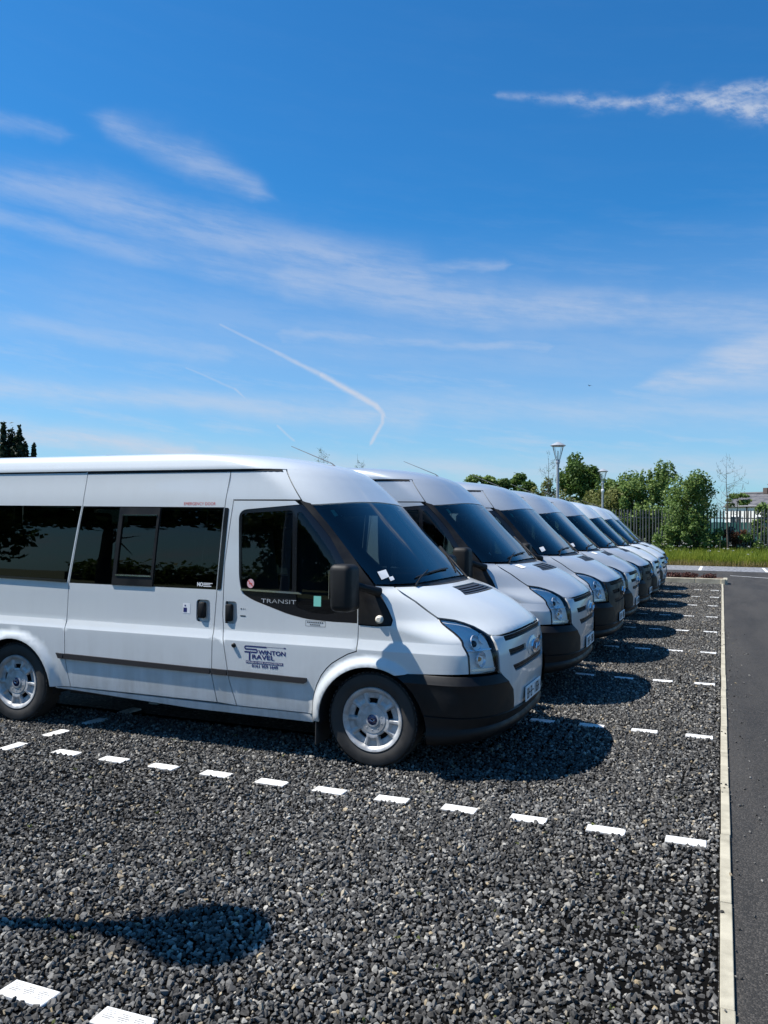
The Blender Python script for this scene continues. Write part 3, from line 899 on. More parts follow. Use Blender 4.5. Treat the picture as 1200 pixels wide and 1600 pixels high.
    for nm, rows, full in (('bumper_corner', prof, False), ('front_valance', low, True)):
        v = []; f = []
        for s in (-1, 1):
            if not full: v = []; f = []
            b = len(v)
            for z, o in rows:
                px, py = plan(z, 1 if not full else None, o)
                drop = 0.0 if not full else .055
                zz_ = z - drop * (1 - np.clip((px - .45) / .45, 0, 1)) * np.clip((.40 - z) / .1, 0, 1)
                v += [(a, s * c, d) for a, c, d in zip(px, py, zz_)]
            for i in range(len(rows) - 1):
                for j in range(25):
                    q = (b + i * 26 + j, b + i * 26 + j + 1, b + (i + 1) * 26 + j + 1, b + (i + 1) * 26 + j)
                    f.append(q if s > 0 else q[::-1])
            if full and s < 0: continue
            o = mesh(nm, v, f, M['plastic'], root, True)
            bm = bmesh.new(); bm.from_mesh(o.data); bmesh.ops.remove_doubles(bm, verts=bm.verts, dist=1e-3); bm.to_mesh(o.data); bm.free()
            o.data.set_sharp_from_angle(angle=math.radians(40))
    # ---- wheel housings, wheels, mud flaps
    for cx in WHEELS:
        for s in (-1, 1):
            mb = MB()
            a = np.linspace(math.radians(-5), math.radians(185), 26)
            n = len(a)
            for y in (.972, .50):
                mb.v += [(cx + (AR + .012) * math.cos(t), s * y, AZC + (AR + .012) * math.sin(t)) for t in a]
            mb.f += [(i, i + 1, n + i + 1, n + i) for i in range(n - 1)] + [tuple(range(n, 2 * n))]
            mb.build('wheel_arch', M['dark'], root, True)
            w_ = MB().lathe([(.222, -.086), (.240, -.100), (.285, -.106), (.318, -.100), (.332, -.084), (.336, -.05), (.336, .05), (.332, .084), (.318, .1), (.285, .106), (.24, .1), (.222, .086)], 56, 'Y').build('wheel', M['rubber'], root, ang=35)
            w_.location = (cx, s * .868, .336)
            if s > 0: w_.rotation_euler = (0, 0, PI)
            # tread grooves
            mb = MB()
            for k in range(56):
                a0 = 2 * PI * k / 56
                rot = Matrix.Rotation(-a0, 3, 'Y')
                for yy in (-.078, .078):
                    mb.box(rot @ Vector((.3345, yy, 0)), (.006, .034, .020), 0, rot)
            tag(mb.build('tread', M['rubber'], w_), kind='stuff')
            # rim barrel and cover
            MB().lathe([(.226, -.084), (.205, -.075), (.195, -.03), (.0, -.03)], 40, 'Y').build('rim', M['dark'], w_, ang=40)
            NA = 90; rad = [0, .02, .046, .050, .094, .097, .118, .127, .150, .160, .178, .186, .192, .206, .214, .222, .226]
            dep = [.088, .088, .088, .084, .084, .080, .084, .084, .082, .082, .081, .081, .081, .088, .094, .096, .088]
            v = []; f = []
            for r, d in zip(rad, dep):
                for k in range(NA):
                    a0 = 360 * k / NA; dd = d
                    off = min(abs((a0 - 54 - 72 * j + 180) % 360 - 180) for j in range(5))
                    if .14 < r < .20 and off < 13: dd -= .010
                    o2 = min(abs((a0 - 18 - 72 * j + 180) % 360 - 180) for j in range(5))
                    if .122 < r < .200 and o2 < 16.5: dd -= .022 * (1 - .45 * (r - .122) / .078)
                    v.append((r * math.cos(math.radians(a0)), -dd, r * math.sin(math.radians(a0))))
            for i in range(len(rad) - 1):
                for k in range(NA):
                    am = 360 * (k + .5) / NA
                    off = min(abs((am - 18 - 72 * j + 180) % 360 - 180) for j in range(5))
                    if .118 < (rad[i] + rad[i + 1]) / 2 < .152 and off < 14.5: continue
                    k2 = (k + 1) % NA
                    f.append((i * NA + k, i * NA + k2, (i + 1) * NA + k2, (i + 1) * NA + k))
            hc = mesh('wheel_cover', v, f, M['hub'], w_, True)
            md = hc.modifiers.new('thickness', 'SOLIDIFY'); md.thickness = .012; md.offset = 0.0
            hc.data.set_sharp_from_angle(angle=math.radians(25))
            mb = MB().lathe([(.040, -.086), (.040, -.092), (.036, -.0945), (0, -.0955)], 24, 'Y')
            mb.build('hub_badge', M['badge'], w_, ang=40)
            mb = MB()
            for k in range(10):
                a0 = 2 * PI * (k + .5) / 10
                mb.lathe([(.0075, -.083), (.0065, -.090), (0, -.092)], 8, 'Y', (.073 * math.cos(a0), 0, .073 * math.sin(a0)))
            tag(mb.build('cover_studs', M['hub'], w_, ang=60), kind='stuff')
            MB().tube([(.020, -.096, .002), (-.004, -.0965, .012), (-.018, -.096, -.002), (.004, -.0965, -.012), (.020, -.096, .002)], .0025, 5).build('hub_mark', M['chrome'], w_)
            fl = MB().box((cx - AR - .032, s * .86, .285), (.012, .23, .34), .004); fl.build('mud_flap', M['rubber'], root)
    # ---- mirrors
    for s in (-1, 1):
        mo = MB().box((-.134, s * 1.162, 1.276), (.165, .195, .328), .045, None, 4)
        mo.v = [(x - .03 * (z - 1.27), y, z) for x, y, z in mo.v]
        mm = mo.build('wing_mirror', M['plastic'], root, ang=40)
        MB().tube([(-.085, s * 1.085, 1.285), (-.03, s * 1.02, 1.265), (.03, s * .930, 1.235)], [.030, .028, .036], 10).build('mirror_arm', M['plastic'], mm, ang=50)
        MB().box((-.219, s * 1.162, 1.30), (.004, .155, .20), .001).build('mirror_glass', M['chrome'], mm)
    # ---- wipers
    for pts, nm in ((((.215, -.69, 1.275), (.222, -.57, 1.325), (.215, -.36, 1.372)), 0), (((.215, .40, 1.282), (.185, .44, 1.36), (.130, .50, 1.44)), 1)):
        fx = lambda y, z: float(front_x(np.array([y]), np.array([z]))[0])
        wp = MB().tube([(fx(y, z) + .022, y, z) for x, y, z in pts], [.010, .007, .005], 6).build('wiper', M['plastic'], root)
        bl = [(-.60, 1.328), (-.36, 1.352), (-.05, 1.366), (.10, 1.366)] if nm == 0 else [(.30, 1.335), (.50, 1.44), (.62, 1.53)]
        mb = MB(); mb.tube([(fx(y, z) + .012, y, z) for y, z in bl], .007, 6); mb.tube([(fx(y, z) + .020, y, z) for y, z in bl[1:]], .005, 6)
        mb.build('wiper_blade', M['plastic'], wp)
    # ---- rear end
    rd = [(0.002, .42), (0.002, 2.10), (.60, 2.10), (.86, 2.05), (.905, 1.85), (.955, 1.2), (.97, .42)]
    rwn = fillet([(.10, 1.22), (.10, 1.86), (.79, 1.86), (.83, 1.22)], .04)
    sd_ = sided('rear_door', 'R', rd, P, root, holes=[rwn], thick=.02, grid=.12)
    sided('rear_window', 'R', rwn, M['side_glass'], sd_, gap=0, off=0, thick=.004, grid=.2)
    MB().box((XR - .03, 0, .40), (.12, 1.86, .20), .03).build('rear_bumper', M['plastic'], root, ang=40)
    rt = MB()
    rt.v = [(XR - .002, y, z) for y, z in ((-.905, 2.131), (-.60, 2.26), (0, 2.295), (.60, 2.26), (.905, 2.131))]; rt.f = [(0, 1, 2, 3, 4)]
    rt.build('rear_header', P, root)
    # ---- inner shell: cabin lining with openings behind every pane
    zl = np.r_[np.arange(.30, 1.26, .06), np.arange(1.26, 2.10, .045), [2.105]]
    rows = []
    for z in zl:
        z_ = z - .012; n = float(NN(z_)); dd, ww = float(DD(z_)), float(WW(z_)) - .045
        xc = float(XC(z_)) - (.05 if z < 1.2 else .06)
        th = np.linspace(0, PI / 2, 16)
        x = xc - dd + dd * np.cos(th)**(2 / n); y = ww * np.sin(th)**(2 / n)
        xs = np.linspace(float(x[-1]), XR + .03, 64)[1:]
        rows.append(np.stack([np.r_[x, xs], np.r_[y, np.full(63, ww)], np.full(79, z)], 1))
    R_ = np.array(rows); nr, nc = R_.shape[:2]
    cen = (R_[:-1, :-1] + R_[1:, 1:]) / 2
    sx = cen[..., [0, 2]].reshape(-1, 2); sy = cen[..., [1, 2]].reshape(-1, 2)
    hole = pip(sx, g1) | pip(sx, g2) | pip(sx, sw) | pip(sx, shrink(rw, -.02))
    hole |= (sx[:, 0] > -.9) & (sy[:, 1] > 1.33) & (sy[:, 1] < 1.87) & (np.abs(sy[:, 0]) < .83)
    hole |= (sx[:, 0] > -.70) & (sx[:, 0] < -.20) & (sy[:, 1] > 1.15) & (sy[:, 1] < 1.80)
    for c in WHEELS: hole |= np.hypot(sx[:, 0] - c, sx[:, 1] - AZC) < AR + .06
    hole |= (sx[:, 0] > .25) & (sx[:, 1] > .62) & (sx[:, 1] < 1.14) & (np.abs(sy[:, 0]) > .58)
    hole = hole.reshape(nr - 1, nc - 1)
    v = np.concatenate([(R_ * [1, -1, 1]).reshape(-1, 3), R_.reshape(-1, 3)]); f = []
    for k in (0, nr * nc):
        for i in range(nr - 1):
            for j in range(nc - 1):
                if not hole[i, j]: f.append((k + i * nc + j, k + i * nc + j + 1, k + (i + 1) * nc + j + 1, k + (i + 1) * nc + j))
    sh = mesh('cabin_lining', v, f, M['dash'], root, False)
    top_ = R_[-1]; b = [(q[0], -q[1], q[2]) for q in top_] + [(q[0], q[1], q[2]) for q in top_]
    mesh('headlining', b, [(i, i + 1, nc + i + 1, nc + i) for i in range(nc - 1)], M['cabin'], root, False)
    MB().box((-1.90, 0, .56), (4.6, 1.80, .04)).box((-1.75, 0, .30), (2.05, 1.78, .05)).box((-1.7, 0, .42), (5.0, .9, .2)).build('floor_pan', M['dark'], root)
    MB().box((-.14, 0, 1.14), (.52, 1.62, .18), .06).box((-.30, 0, 1.0), (.25, 1.60, .24), .06).box((-.20, -.42, 1.22), (.26, .44, .10), .05).build('dashboard', M['dash'], root, ang=40)
    sw_ = MB(); c0 = Vector((-.40, -.40, 1.19)); ra = Matrix.Rotation(math.radians(28), 3, 'Y')
    sw_.tube([c0 + ra @ Vector((.19 * math.cos(2 * PI * k / 24), .19 * math.sin(2 * PI * k / 24), 0)) for k in range(25)], .014, 8, False)
    for k in range(3):
        a = 2 * PI * k / 3
        sw_.tube([c0, c0 + ra @ Vector((.19 * math.cos(a), .19 * math.sin(a), 0))], .014, 6)
    sw_.build('steering_wheel', M['dash'], root)
    first = None
    for (x, ys_) in ((-.95, (-.48, .30, .66)), (-1.95, (-.62, -.18, .62)), (-2.75, (-.62, -.18, .62)), (-3.55, (-.62, -.18, .62))):
        for y in ys_:
            if first is None:
                mb = MB(); mb.box((0, 0, .98), (.50, .44, .14), .05, None, 3); mb.box((-.27, 0, 1.33), (.13, .44, .72), .05, Matrix.Rotation(-.14, 3, 'Y'), 3)
                mb.box((-.35, 0, 1.72), (.10, .25, .15), .04, None, 3); mb.box((0, 0, .75), (.36, .34, .34)); mb.box((-.33, 0, 1.62), (.03, .12, .1))
                first = mb.build('seat', M['seat'], root, ang=50); first.location = (x, y, 0)
            else:
                o = first.copy(); COL.objects.link(o); o.parent = root; o.location = (x, y, 0)
    # ---- papers on the windscreen and dash
    fq = lambda pts, off: [tuple(q) for q in surf('F', np.array(pts), off)[0]]
    MB().addm if False else None
    mesh('windscreen_sticker', fq([(-.858, 1.372), (-.797, 1.388), (-.815, 1.338), (-.868, 1.318)], .006), [(0, 1, 2, 3)], M['whitep'], wo, False)
    mesh('windscreen_sticker', fq([(-.822, 1.334), (-.79, 1.342), (-.797, 1.318), (-.828, 1.308)], .006), [(0, 1, 2, 3)], M['whitep'], wo, False)
    mesh('tax_disc', fq([(-.829, 1.823), (-.77, 1.838), (-.775, 1.788), (-.833, 1.772)], -.012), [(0, 1, 2, 3)], M['green'], wo, False)
    MB().box((.02, -.22, 1.262), (.22, .30, .003), 0, Matrix.Rotation(.10, 3, 'Z') @ Matrix.Rotation(-.12, 3, 'Y')).build('paper_slip', M['whitep'], root)
    MB().box((.03, .18, 1.255), (.14, .20, .003), 0, Matrix.Rotation(-.2, 3, 'Z')).build('paper_slip', M['whitep'], root)
    return root, doors[0], sd[0], bo


def children(o):
    return [c for c in bpy.data.objects if c.parent is o]


root1, door1, slide1, bonnet1 = make_minibus()
KIDS = {}
for o in bpy.data.objects:
    if o.parent is not None: KIDS.setdefault(o.parent.name, []).append(o)


def copy_tree(o, parent=None):
    c = o.copy(); COL.objects.link(c); c.parent = parent
    for ch in KIDS.get(o.name, []): copy_tree(ch, c)
    return c


def all_of(o):
    r = [o]
    for c in children(o): r += all_of(c)
    return r


def repaint(o, swap):
    for i, sl in enumerate(o.material_slots):
        if sl.material in swap:
            new = swap[sl.material]; sl.link = 'OBJECT'; sl.material = new


VANS = [(-2.285, 6.448, 0.003, 'white', 0, 'white minibus nearest the camera with navy lettering on its cab door'),
        (-2.230, 9.083, .066, 'silver', 0, 'silver minibus parked right beside the white lettered minibus'),
        (-2.190, 11.784, .066, 'silver', 1, 'silver minibus with all-black nose, second of the silver ones'),
        (-2.215, 14.311, .062, 'silver', 0, 'silver minibus with silver grille standing between the two black-nosed silver ones'),
        (-2.203, 16.921, .056, 'silver', 1, 'black-nosed silver minibus beside the first of the far white minibuses'),
        (-2.215, 19.633, .04, 'white', 0, 'white minibus beside the last silver one, sixth along the row'),
        (-2.252, 22.311, .04, 'white', 0, 'white minibus with white grille, last but one in the row'),
        (-2.387, 25.014, .04, 'white', 1, 'white minibus with black nose at the far end of the row')]
GV = 'minibuses parked side by side in the gravel bays'
for i, (x, y, z, colr, nose, lab) in enumerate(VANS):
    r = root1 if i == 0 else copy_tree(root1)
    r.location = (x, y, z)
    r.rotation_euler = (0, 0, [0, .008, -.010, .009, -.004, .013, -.008, .006][i])
    tag(r, lab, 'minibus', GV)
    sw = {M['white']: M['silver']} if colr == 'silver' else {}
    for o in (all_of(r) if i else []):
        if o.type != 'MESH': continue
        nm = o.name.split('.')[0]
        s2 = dict(sw)
        if nose and nm in ('front_panel', 'badge_boss'): s2[M['white']] = M['plastic']
        if s2: repaint(o, s2)
    if i:
        k = [c for c in children(r) if c.name.split('.')[0] == 'windscreen'][0]
        st_ = [c for c in children(k) if c.name.split('.')[0] == 'windscreen_sticker']
        st_.sort(key=lambda c: -len(c.name))
        small = [c for c in st_ if c.dimensions.length < .08]
        for c in small: bpy.data.objects.remove(c)
        for c in [c for c in children(k) if c.name.split('.')[0] == 'windscreen_sticker']:
            c.location = Vector((.006, .02, -.006)) * ((i * 5) % 7 - 3) * .8
    if i in (1, 3):                         # slips of paper stuck on these bonnets
        k = [c for c in children(r) if c.name.startswith('bonnet') and not c.name.startswith('bonnet_')][0]
        V, N = surf('F', np.array([(-.66, 1.252), (-.56, 1.258), (-.575, 1.232), (-.675, 1.224)]), .004)
        mesh('bonnet_sticker', V, [(0, 1, 2, 3)], M['whitep'], k, False)

# ------------------------------------------------------------------ print on the first minibus
X = lambda u: -1.044 + (u - 90) * .000364
Z = lambda v: .800 - (v - 130) * .000298
S = []
bend = lambda cx, cz, r, a0, a1: [(cx + r * math.cos(math.radians(a0 + (a1 - a0) * k / 10)), cz + r * math.sin(math.radians(a0 + (a1 - a0) * k / 10))) for k in range(11)]
rz = (Z(150) - Z(222)) / 2
pth = [(X(630), Z(150)), (X(300), Z(150))] + bend(X(150), Z(186), rz, 90, 270) + [(X(300), Z(222)), (X(370), Z(222))] + bend(X(385), Z(258), rz, 90, -90) + [(X(300), Z(294)), (X(112), Z(294))]
lg = [stroke(pth, .0100), stroke([(X(630), Z(143)), (X(1040), Z(140))], .0026), rect(X(1030), X(1078), Z(155), Z(128)), stroke([(X(236), Z(290)), (X(236), Z(497))], .0135),
      rect(X(150), X(1020), Z(578), Z(512))]
flat('lettering', lg, M['blue'], door1, .0010)
text('lettering', 'WINTON', X(442), Z(335), Z(232) - Z(335), 1, M['blue'], door1, wid=X(1065) - X(442), bold=3, off=.0010)
text('lettering', 'RAVEL', X(296), Z(462), Z(355) - Z(462), 1, M['blue'], door1, wid=X(812) - X(296), bold=3, off=.0010)
text('lettering', 'MINIBUS HIRE MANCHESTER', X(165), Z(566), Z(524) - Z(566), 1, M['whitep'], door1, wid=X(1005) - X(165), off=.0016)
text('lettering', '0161 959 1649', X(290), Z(672), Z(598) - Z(672), 1, M['blue'], door1, wid=X(895) - X(290), bold=3, off=.0010)
text('lettering', 'TRANSIT', -.914, 1.122, .030, 1, M['hub'], door1, wid=.295, bold=0, off=.0010)
text('lettering', 'EMERGENCY DOOR', -1.642, 1.851, .024, 1, M['red'], slide1, wid=.292, off=.0010)
text('lettering', 'NO', -1.484, 1.222, .030, 1, M['whitep'], slide1, wid=.050, bold=3, off=.0022)
flat('lettering', [rect(-1.428, a, b, b + .006) for a, b in ((-1.345, 1.245), (-1.365, 1.234), (-1.355, 1.222))], M['whitep'], slide1, .0022)
flat('notice', [rect(-1.612, -1.545, 1.008, 1.088)], M['whitep'], slide1, .0010)
flat('notice_figure', [rect(-1.606, -1.574, 1.018, 1.052), rect(-1.596, -1.584, 1.062, 1.074)], M['blue'], slide1, .0018)
flat('smoking_notice', [(np.array([(-1.009 + .030 * math.cos(a), 1.261 + .034 * math.sin(a)) for a in np.linspace(0, 2 * PI, 25)[:-1]]), [tuple(range(24))])], M['pink'], door1, .0012)
flat('smoking_bar', [stroke([(-1.03, 1.283), (-.988, 1.240)], .008), rect(-1.022, -.996, 1.256, 1.264)], M['red'], door1, .0020)
flat('window_permit', [rect(-.475, -.415, 1.115, 1.19)], M['green'], door1, .0012)
flat('fuel_notice', [rect(-.538, -.376, .968, .970), rect(-.538, -.376, 1.008, 1.010), rect(-.538, -.536, .97, 1.008), rect(-.378, -.376, .97, 1.008)] +
     [rect(-.525 + k * .017, -.514 + k * .017, .993, 1.001) for k in range(8)] + [rect(-.50 + k * .017, -.489 + k * .017, .977, .984) for k in range(5)], M['plastic'], door1, .0012)
flat('small_notice', [rect(-1.092, -1.045, 1.010, 1.018), rect(-1.09, -1.080, 1.062, 1.072), rect(-1.07, -1.064, 1.062, 1.072), rect(-1.055, -1.05, 1.062, 1.072)], M['plastic'], door1, .0012)

# ------------------------------------------------------------------ ground
def hgt(x, y):
    return .062 * ss((-x - 1.25) / 1.2) * ss((y - 6.9) / 1.2) * (1 - .38 * ss((y - 16.0) / 4.0))


M['gravel'] = mat('gravel_bed', (.06, .06, .06), 0.9)
B, p = nodes(M['gravel'])
co = objco(B)
vo = B.n('ShaderNodeTexVoronoi'); vo.inputs['Scale'].default_value = 44.0; B.nt.links.new(co, vo.inputs['Vector'])
vo2 = B.n('ShaderNodeTexVoronoi', feature='DISTANCE_TO_EDGE'); vo2.inputs['Scale'].default_value = 44.0; B.nt.links.new(co, vo2.inputs['Vector'])
sp = B.n('ShaderNodeSeparateColor'); B.nt.links.new(vo.outputs['Color'], sp.inputs[0])
g0 = B.mixc(sp.outputs[0], (.006, .0057, .0054), (.100, .097, .091))
g0 = B.mixc(B.ramp(sp.outputs[1], .93, 1.0), g0, (.26, .24, .20))
patch = B.ramp(B.noise(co, .55, 5.0, .6), .35, .7, .75, 1.2)
edge = B.ramp(vo2.outputs['Distance'], 0.0, .09, .30, 1.0)
hh = B.n('ShaderNodeVectorMath', operation='SCALE')
B.nt.links.new(g0, hh.inputs[0]); B.nt.links.new(B.mul(edge, patch), hh.inputs['Scale'])
B.nt.links.new(hh.outputs[0], p.inputs['Base Color'])
bump(B, p, B.add(B.mul(edge, .5), B.mul(sp.outputs[2], .9)), 1.0, .022)

xs = np.r_[np.linspace(-14, -4.2, 12), np.linspace(-3.9, -1.0, 14), [0.0]]
ys = np.r_[[-14, -6, 0, 4], np.linspace(6.4, 9, 12), np.linspace(10, 27.84, 14)]
gx, gy = np.meshgrid(xs, ys)
v = np.stack([gx, gy, hgt(gx, gy)], -1).reshape(-1, 3)
nx_ = len(xs)
f = [(i * nx_ + j, i * nx_ + j + 1, (i + 1) * nx_ + j + 1, (i + 1) * nx_ + j) for i in range(len(ys) - 1) for j in range(nx_ - 1)]
gravel = tag(mesh('gravel_ground', v, f, M['gravel'], None, True), 'dark grey gravel parking ground under the row of minibuses', 'ground', None, 'structure')

# white marker tiles let into the gravel along the bay lines
M['tile'] = mat('marker_tile', (.78, .78, .77), 0.45)
vary(M['tile'], (.50, .49, .46), (.80, .80, .78), 14.0, (.4, .6), 6.0)
M['print'] = mat('faint_print', (.16, .16, .16), 0.6)
tb = MB().box((0, 0, 0), (.212, .10, .024), .003, None, 1)
tile0 = tb.build('marker_tile', M['tile'], gravel)
TILES = []
spots = []
for k in range(0, 10):
    for i in range(0, 11):
        spots.append((-.169 - .4304 * i + rng.normal(0, .004), 4.89 + 2.5 * (k - 1) + rng.normal(0, .004) - (.03 if k == 0 else 0), 0.0))
for j in range(0, 52):
    y = 2.62 + .4475 * j
    if y < 27.4: spots.append((-4.965, y, PI / 2))
for i, (x, y, a) in enumerate(spots):
    o = tile0 if i == 0 else tile0.copy()
    if i: COL.objects.link(o); o.parent = gravel
    o.location = (x, y, float(hgt(np.array(x), np.array(y))) + .001)
    o.rotation_euler = (rng.normal(0, .01), rng.normal(0, .006), a + rng.normal(0, .012))
    TILES.append((x, y, a))
    if y < 2.6 and a == 0 and i < 9:
        mb = MB()
        for c in range(3):
            for ln in range(5):
                mb.box((-.066 + c * .062 + (ln % 2) * .004, .030 - ln * .010 - c * .004, .0125), (.046 - .012 * ((ln * 7 + c) % 3), .0022, .0008))
        mb.build('tile_print', M['print'], o)

# loose stones on top, where the picture is near enough to tell them apart
stones = bpy.data.collections.new('stone_kinds')
M['stone'] = mat('crushed_stone', (.09, .09, .095), 0.95, 0, .2)
B, p = nodes(M['stone'])
oi = B.n('ShaderNodeObjectInfo')
rp = B.n('ShaderNodeValToRGB')
for i, (pos, c) in enumerate(((0.0, (.022, .0214, .0203)), (.28, (.052, .050, .0475)), (.60, (.098, .095, .0895)), (.85, (.190, .184, .170)), (.95, (.36, .345, .31)), (.988, (.30, .23, .13)), (1.0, (.42, .41, .38)))):
    e = rp.color_ramp.elements[i] if i < 2 else rp.color_ramp.elements.new(pos)
    e.position = pos; e.color = (*c, 1)
B.nt.links.new(oi.outputs['Random'], rp.inputs[0])
nn = B.noise(objco(B), 160.0, 3.0, .6)
wp = B.n('ShaderNodeNewGeometry').outputs['Position']
pn = B.ramp(B.noise(wp, .75, 4.0, .6), .30, .70, .72, 1.28)
vm = B.n('ShaderNodeVectorMath', operation='SCALE'); B.nt.links.new(rp.outputs[0], vm.inputs[0]); B.nt.links.new(pn, vm.inputs['Scale'])
B.nt.links.new(B.mixc(B.ramp(nn, .35, .7, 0, .35), vm.outputs[0], (.125, .120, .110)), p.inputs['Base Color'])
bump(B, p, nn, .5, .002)
for k in range(14):
    bm = bmesh.new()
    rr = np.random.default_rng(100 + k)
    for q in range(13):
        d = rr.normal(size=3); d /= np.linalg.norm(d)
        bm.verts.new(d * np.array([.0140, .0108, .0085]) * rr.uniform(.8, 1.12))
    bmesh.ops.convex_hull(bm, input=bm.verts)
    bmesh.ops.delete(bm, geom=[q for q in bm.verts if not q.link_faces], context='VERTS')
    me = bpy.data.meshes.new('stone'); bm.to_mesh(me); bm.free(); me.materials.append(M['stone'])
    stones.objects.link(bpy.data.objects.new('stone', me))
pts = []
for (x0, x1, y0, y1, dens_) in ((-8.0, 0, 1.7, 4.5, 2750), (-7.6, 0, 4.5, 6.1, 2750), (-2.6, 0, 6.1, 9.0, 2600), (-2.2, 0, 9.0, 14.0, 2200), (-2.2, 0, 14.0, 20.0, 1900), (-2.0, 0, 20.0, 27.8, 1700)):
    st_ = dens_**-.5
    qx, qy = np.meshgrid(np.arange(x0, x1, st_), np.arange(y0, y1, st_))
    qx[1::2] += st_ / 2
    q = np.stack([qx.ravel(), qy.ravel()], 1)
    q = q + rng.uniform(-.46, .46, q.shape) * st_
    pts.append(q[q[:, 0] > -1.075 * q[:, 1] - .35])
pts = np.concatenate(pts)
keep = pts[:, 0] < -.010
for x, y, a in TILES:
    hw, hd = (.106, .05) if a == 0 else (.05, .106)
    keep &= ~((np.abs(pts[:, 0] - x) < hw - .002) & (np.abs(pts[:, 1] - y) < hd - .002))
pts = pts[keep]
gm = ss((np.sin(pts[:, 0] * 1.3 + 4.1) * np.sin(pts[:, 1] * 1.1 + .6) + .25) / .7)
gm = np.maximum(gm * (pts[:, 1] > 3.2), ss((pts[:, 0] + .55) / .35) * .5)
on = (np.abs((pts[:, 1] / .095 + .25 * np.round(pts[:, 0] / .095)) % 1 - .5) < .10) | (np.abs((pts[:, 0] / .095) % 1 - .5) < .09)
pts = pts[~(on & (rng.random(len(pts)) < gm * .72))]
n0 = len(pts)
stray = np.stack([np.abs(rng.normal(0, .16, 240)) + .004, rng.uniform(2.2, 16.0, 240)], 1)
stray = stray[(stray[:, 0] > .054) | (rng.random(240) < .35)]
pts = np.concatenate([pts, stray])
n = len(pts)
# the cellular grid under the stones leaves faint rows of lower stones
row = .5 + .5 * np.cos(pts[:, 1] * 2 * PI / .062)
patchy = ss((np.sin(pts[:, 0] * 1.9 + 1.2) + np.sin(pts[:, 1] * 2.3 + pts[:, 0]) + .4) / 1.4)
zst = hgt(pts[:, 0], pts[:, 1]) + .004 + rng.uniform(-.006, .007, n) - .005 * row * patchy
M['under'] = mat('gravel_hollows', (.005, .005, .005), 1.0, 0, 0.0)  # near-black sheet, its colour standing in for shade between the stones
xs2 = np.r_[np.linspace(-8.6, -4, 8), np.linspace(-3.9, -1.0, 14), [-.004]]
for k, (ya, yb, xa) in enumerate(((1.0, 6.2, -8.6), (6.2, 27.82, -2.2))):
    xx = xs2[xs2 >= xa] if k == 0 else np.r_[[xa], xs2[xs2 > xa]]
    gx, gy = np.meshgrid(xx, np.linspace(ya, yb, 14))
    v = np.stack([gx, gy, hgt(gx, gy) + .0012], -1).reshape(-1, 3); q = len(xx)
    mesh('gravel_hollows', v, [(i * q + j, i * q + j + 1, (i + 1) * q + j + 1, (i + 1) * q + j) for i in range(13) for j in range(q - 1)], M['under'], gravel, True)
zst[n0:] = np.where(pts[n0:, 0] < .054, .019, .002)
me = bpy.data.meshes.new('gravel_stones')
me.vertices.add(n)
me.vertices.foreach_set('co', np.stack([pts[:, 0], pts[:, 1], zst], 1).astype(np.float32).ravel())
at = me.attributes.new('rot', 'FLOAT_VECTOR', 'POINT')
at.data.foreach_set('vector', np.stack([rng.normal(0, .75, n), rng.normal(0, .75, n), rng.uniform(0, 2 * PI, n)], 1).astype(np.float32).ravel())
at = me.attributes.new('siz', 'FLOAT', 'POINT')
siz = np.clip(rng.lognormal(-.02, .27, n), .45, 1.7); siz[n0:] *= .62
at.data.foreach_set('value', siz.astype(np.float32))
at = me.attributes.new('pick', 'INT', 'POINT')
at.data.foreach_set('value', rng.integers(0, 14, n).astype(np.int32))
gs = link(bpy.data.objects.new('gravel_stones', me))
tag(gs, 'loose crushed grey stones lying all over the parking ground', 'gravel', None, 'stuff')
ng = bpy.data.node_groups.new('scatter_stones', 'GeometryNodeTree')
ng.interface.new_socket('Geometry', in_out='INPUT', socket_type='NodeSocketGeometry')
ng.interface.new_socket('Geometry', in_out='OUTPUT', socket_type='NodeSocketGeometry')
gi, go = ng.nodes.new('NodeGroupInput'), ng.nodes.new('NodeGroupOutput')
ip = ng.nodes.new('GeometryNodeInstanceOnPoints')
ci = ng.nodes.new('GeometryNodeCollectionInfo'); ci.inputs[0].default_value = stones; ci.inputs[1].default_value = True; ci.inputs[2].default_value = True


def attr(nm, t):
    q = ng.nodes.new('GeometryNodeInputNamedAttribute'); q.data_type = t; q.inputs[0].default_value = nm
    return q.outputs[0]


ng.links.new(gi.outputs[0], ip.inputs['Points']); ng.links.new(ci.outputs[0], ip.inputs['Instance'])
ip.inputs['Pick Instance'].default_value = True
ng.links.new(attr('pick', 'INT'), ip.inputs['Instance Index'])
ng.links.new(attr('rot', 'FLOAT_VECTOR'), ip.inputs['Rotation'])
ng.links.new(attr('siz', 'FLOAT'), ip.inputs['Scale'])
ng.links.new(ip.outputs[0], go.inputs[0])
gs.modifiers.new('scatter', 'NODES').node_group = ng

lq = []
for k in range(60):
    x0, y0 = rng.uniform(-4.2, -.1), rng.uniform(2.1, 6.0)
    if x0 < -1.05 * y0: continue
    lq.append(((x0, y0, .016), (.012, .012, .004)))
LEAF = lq

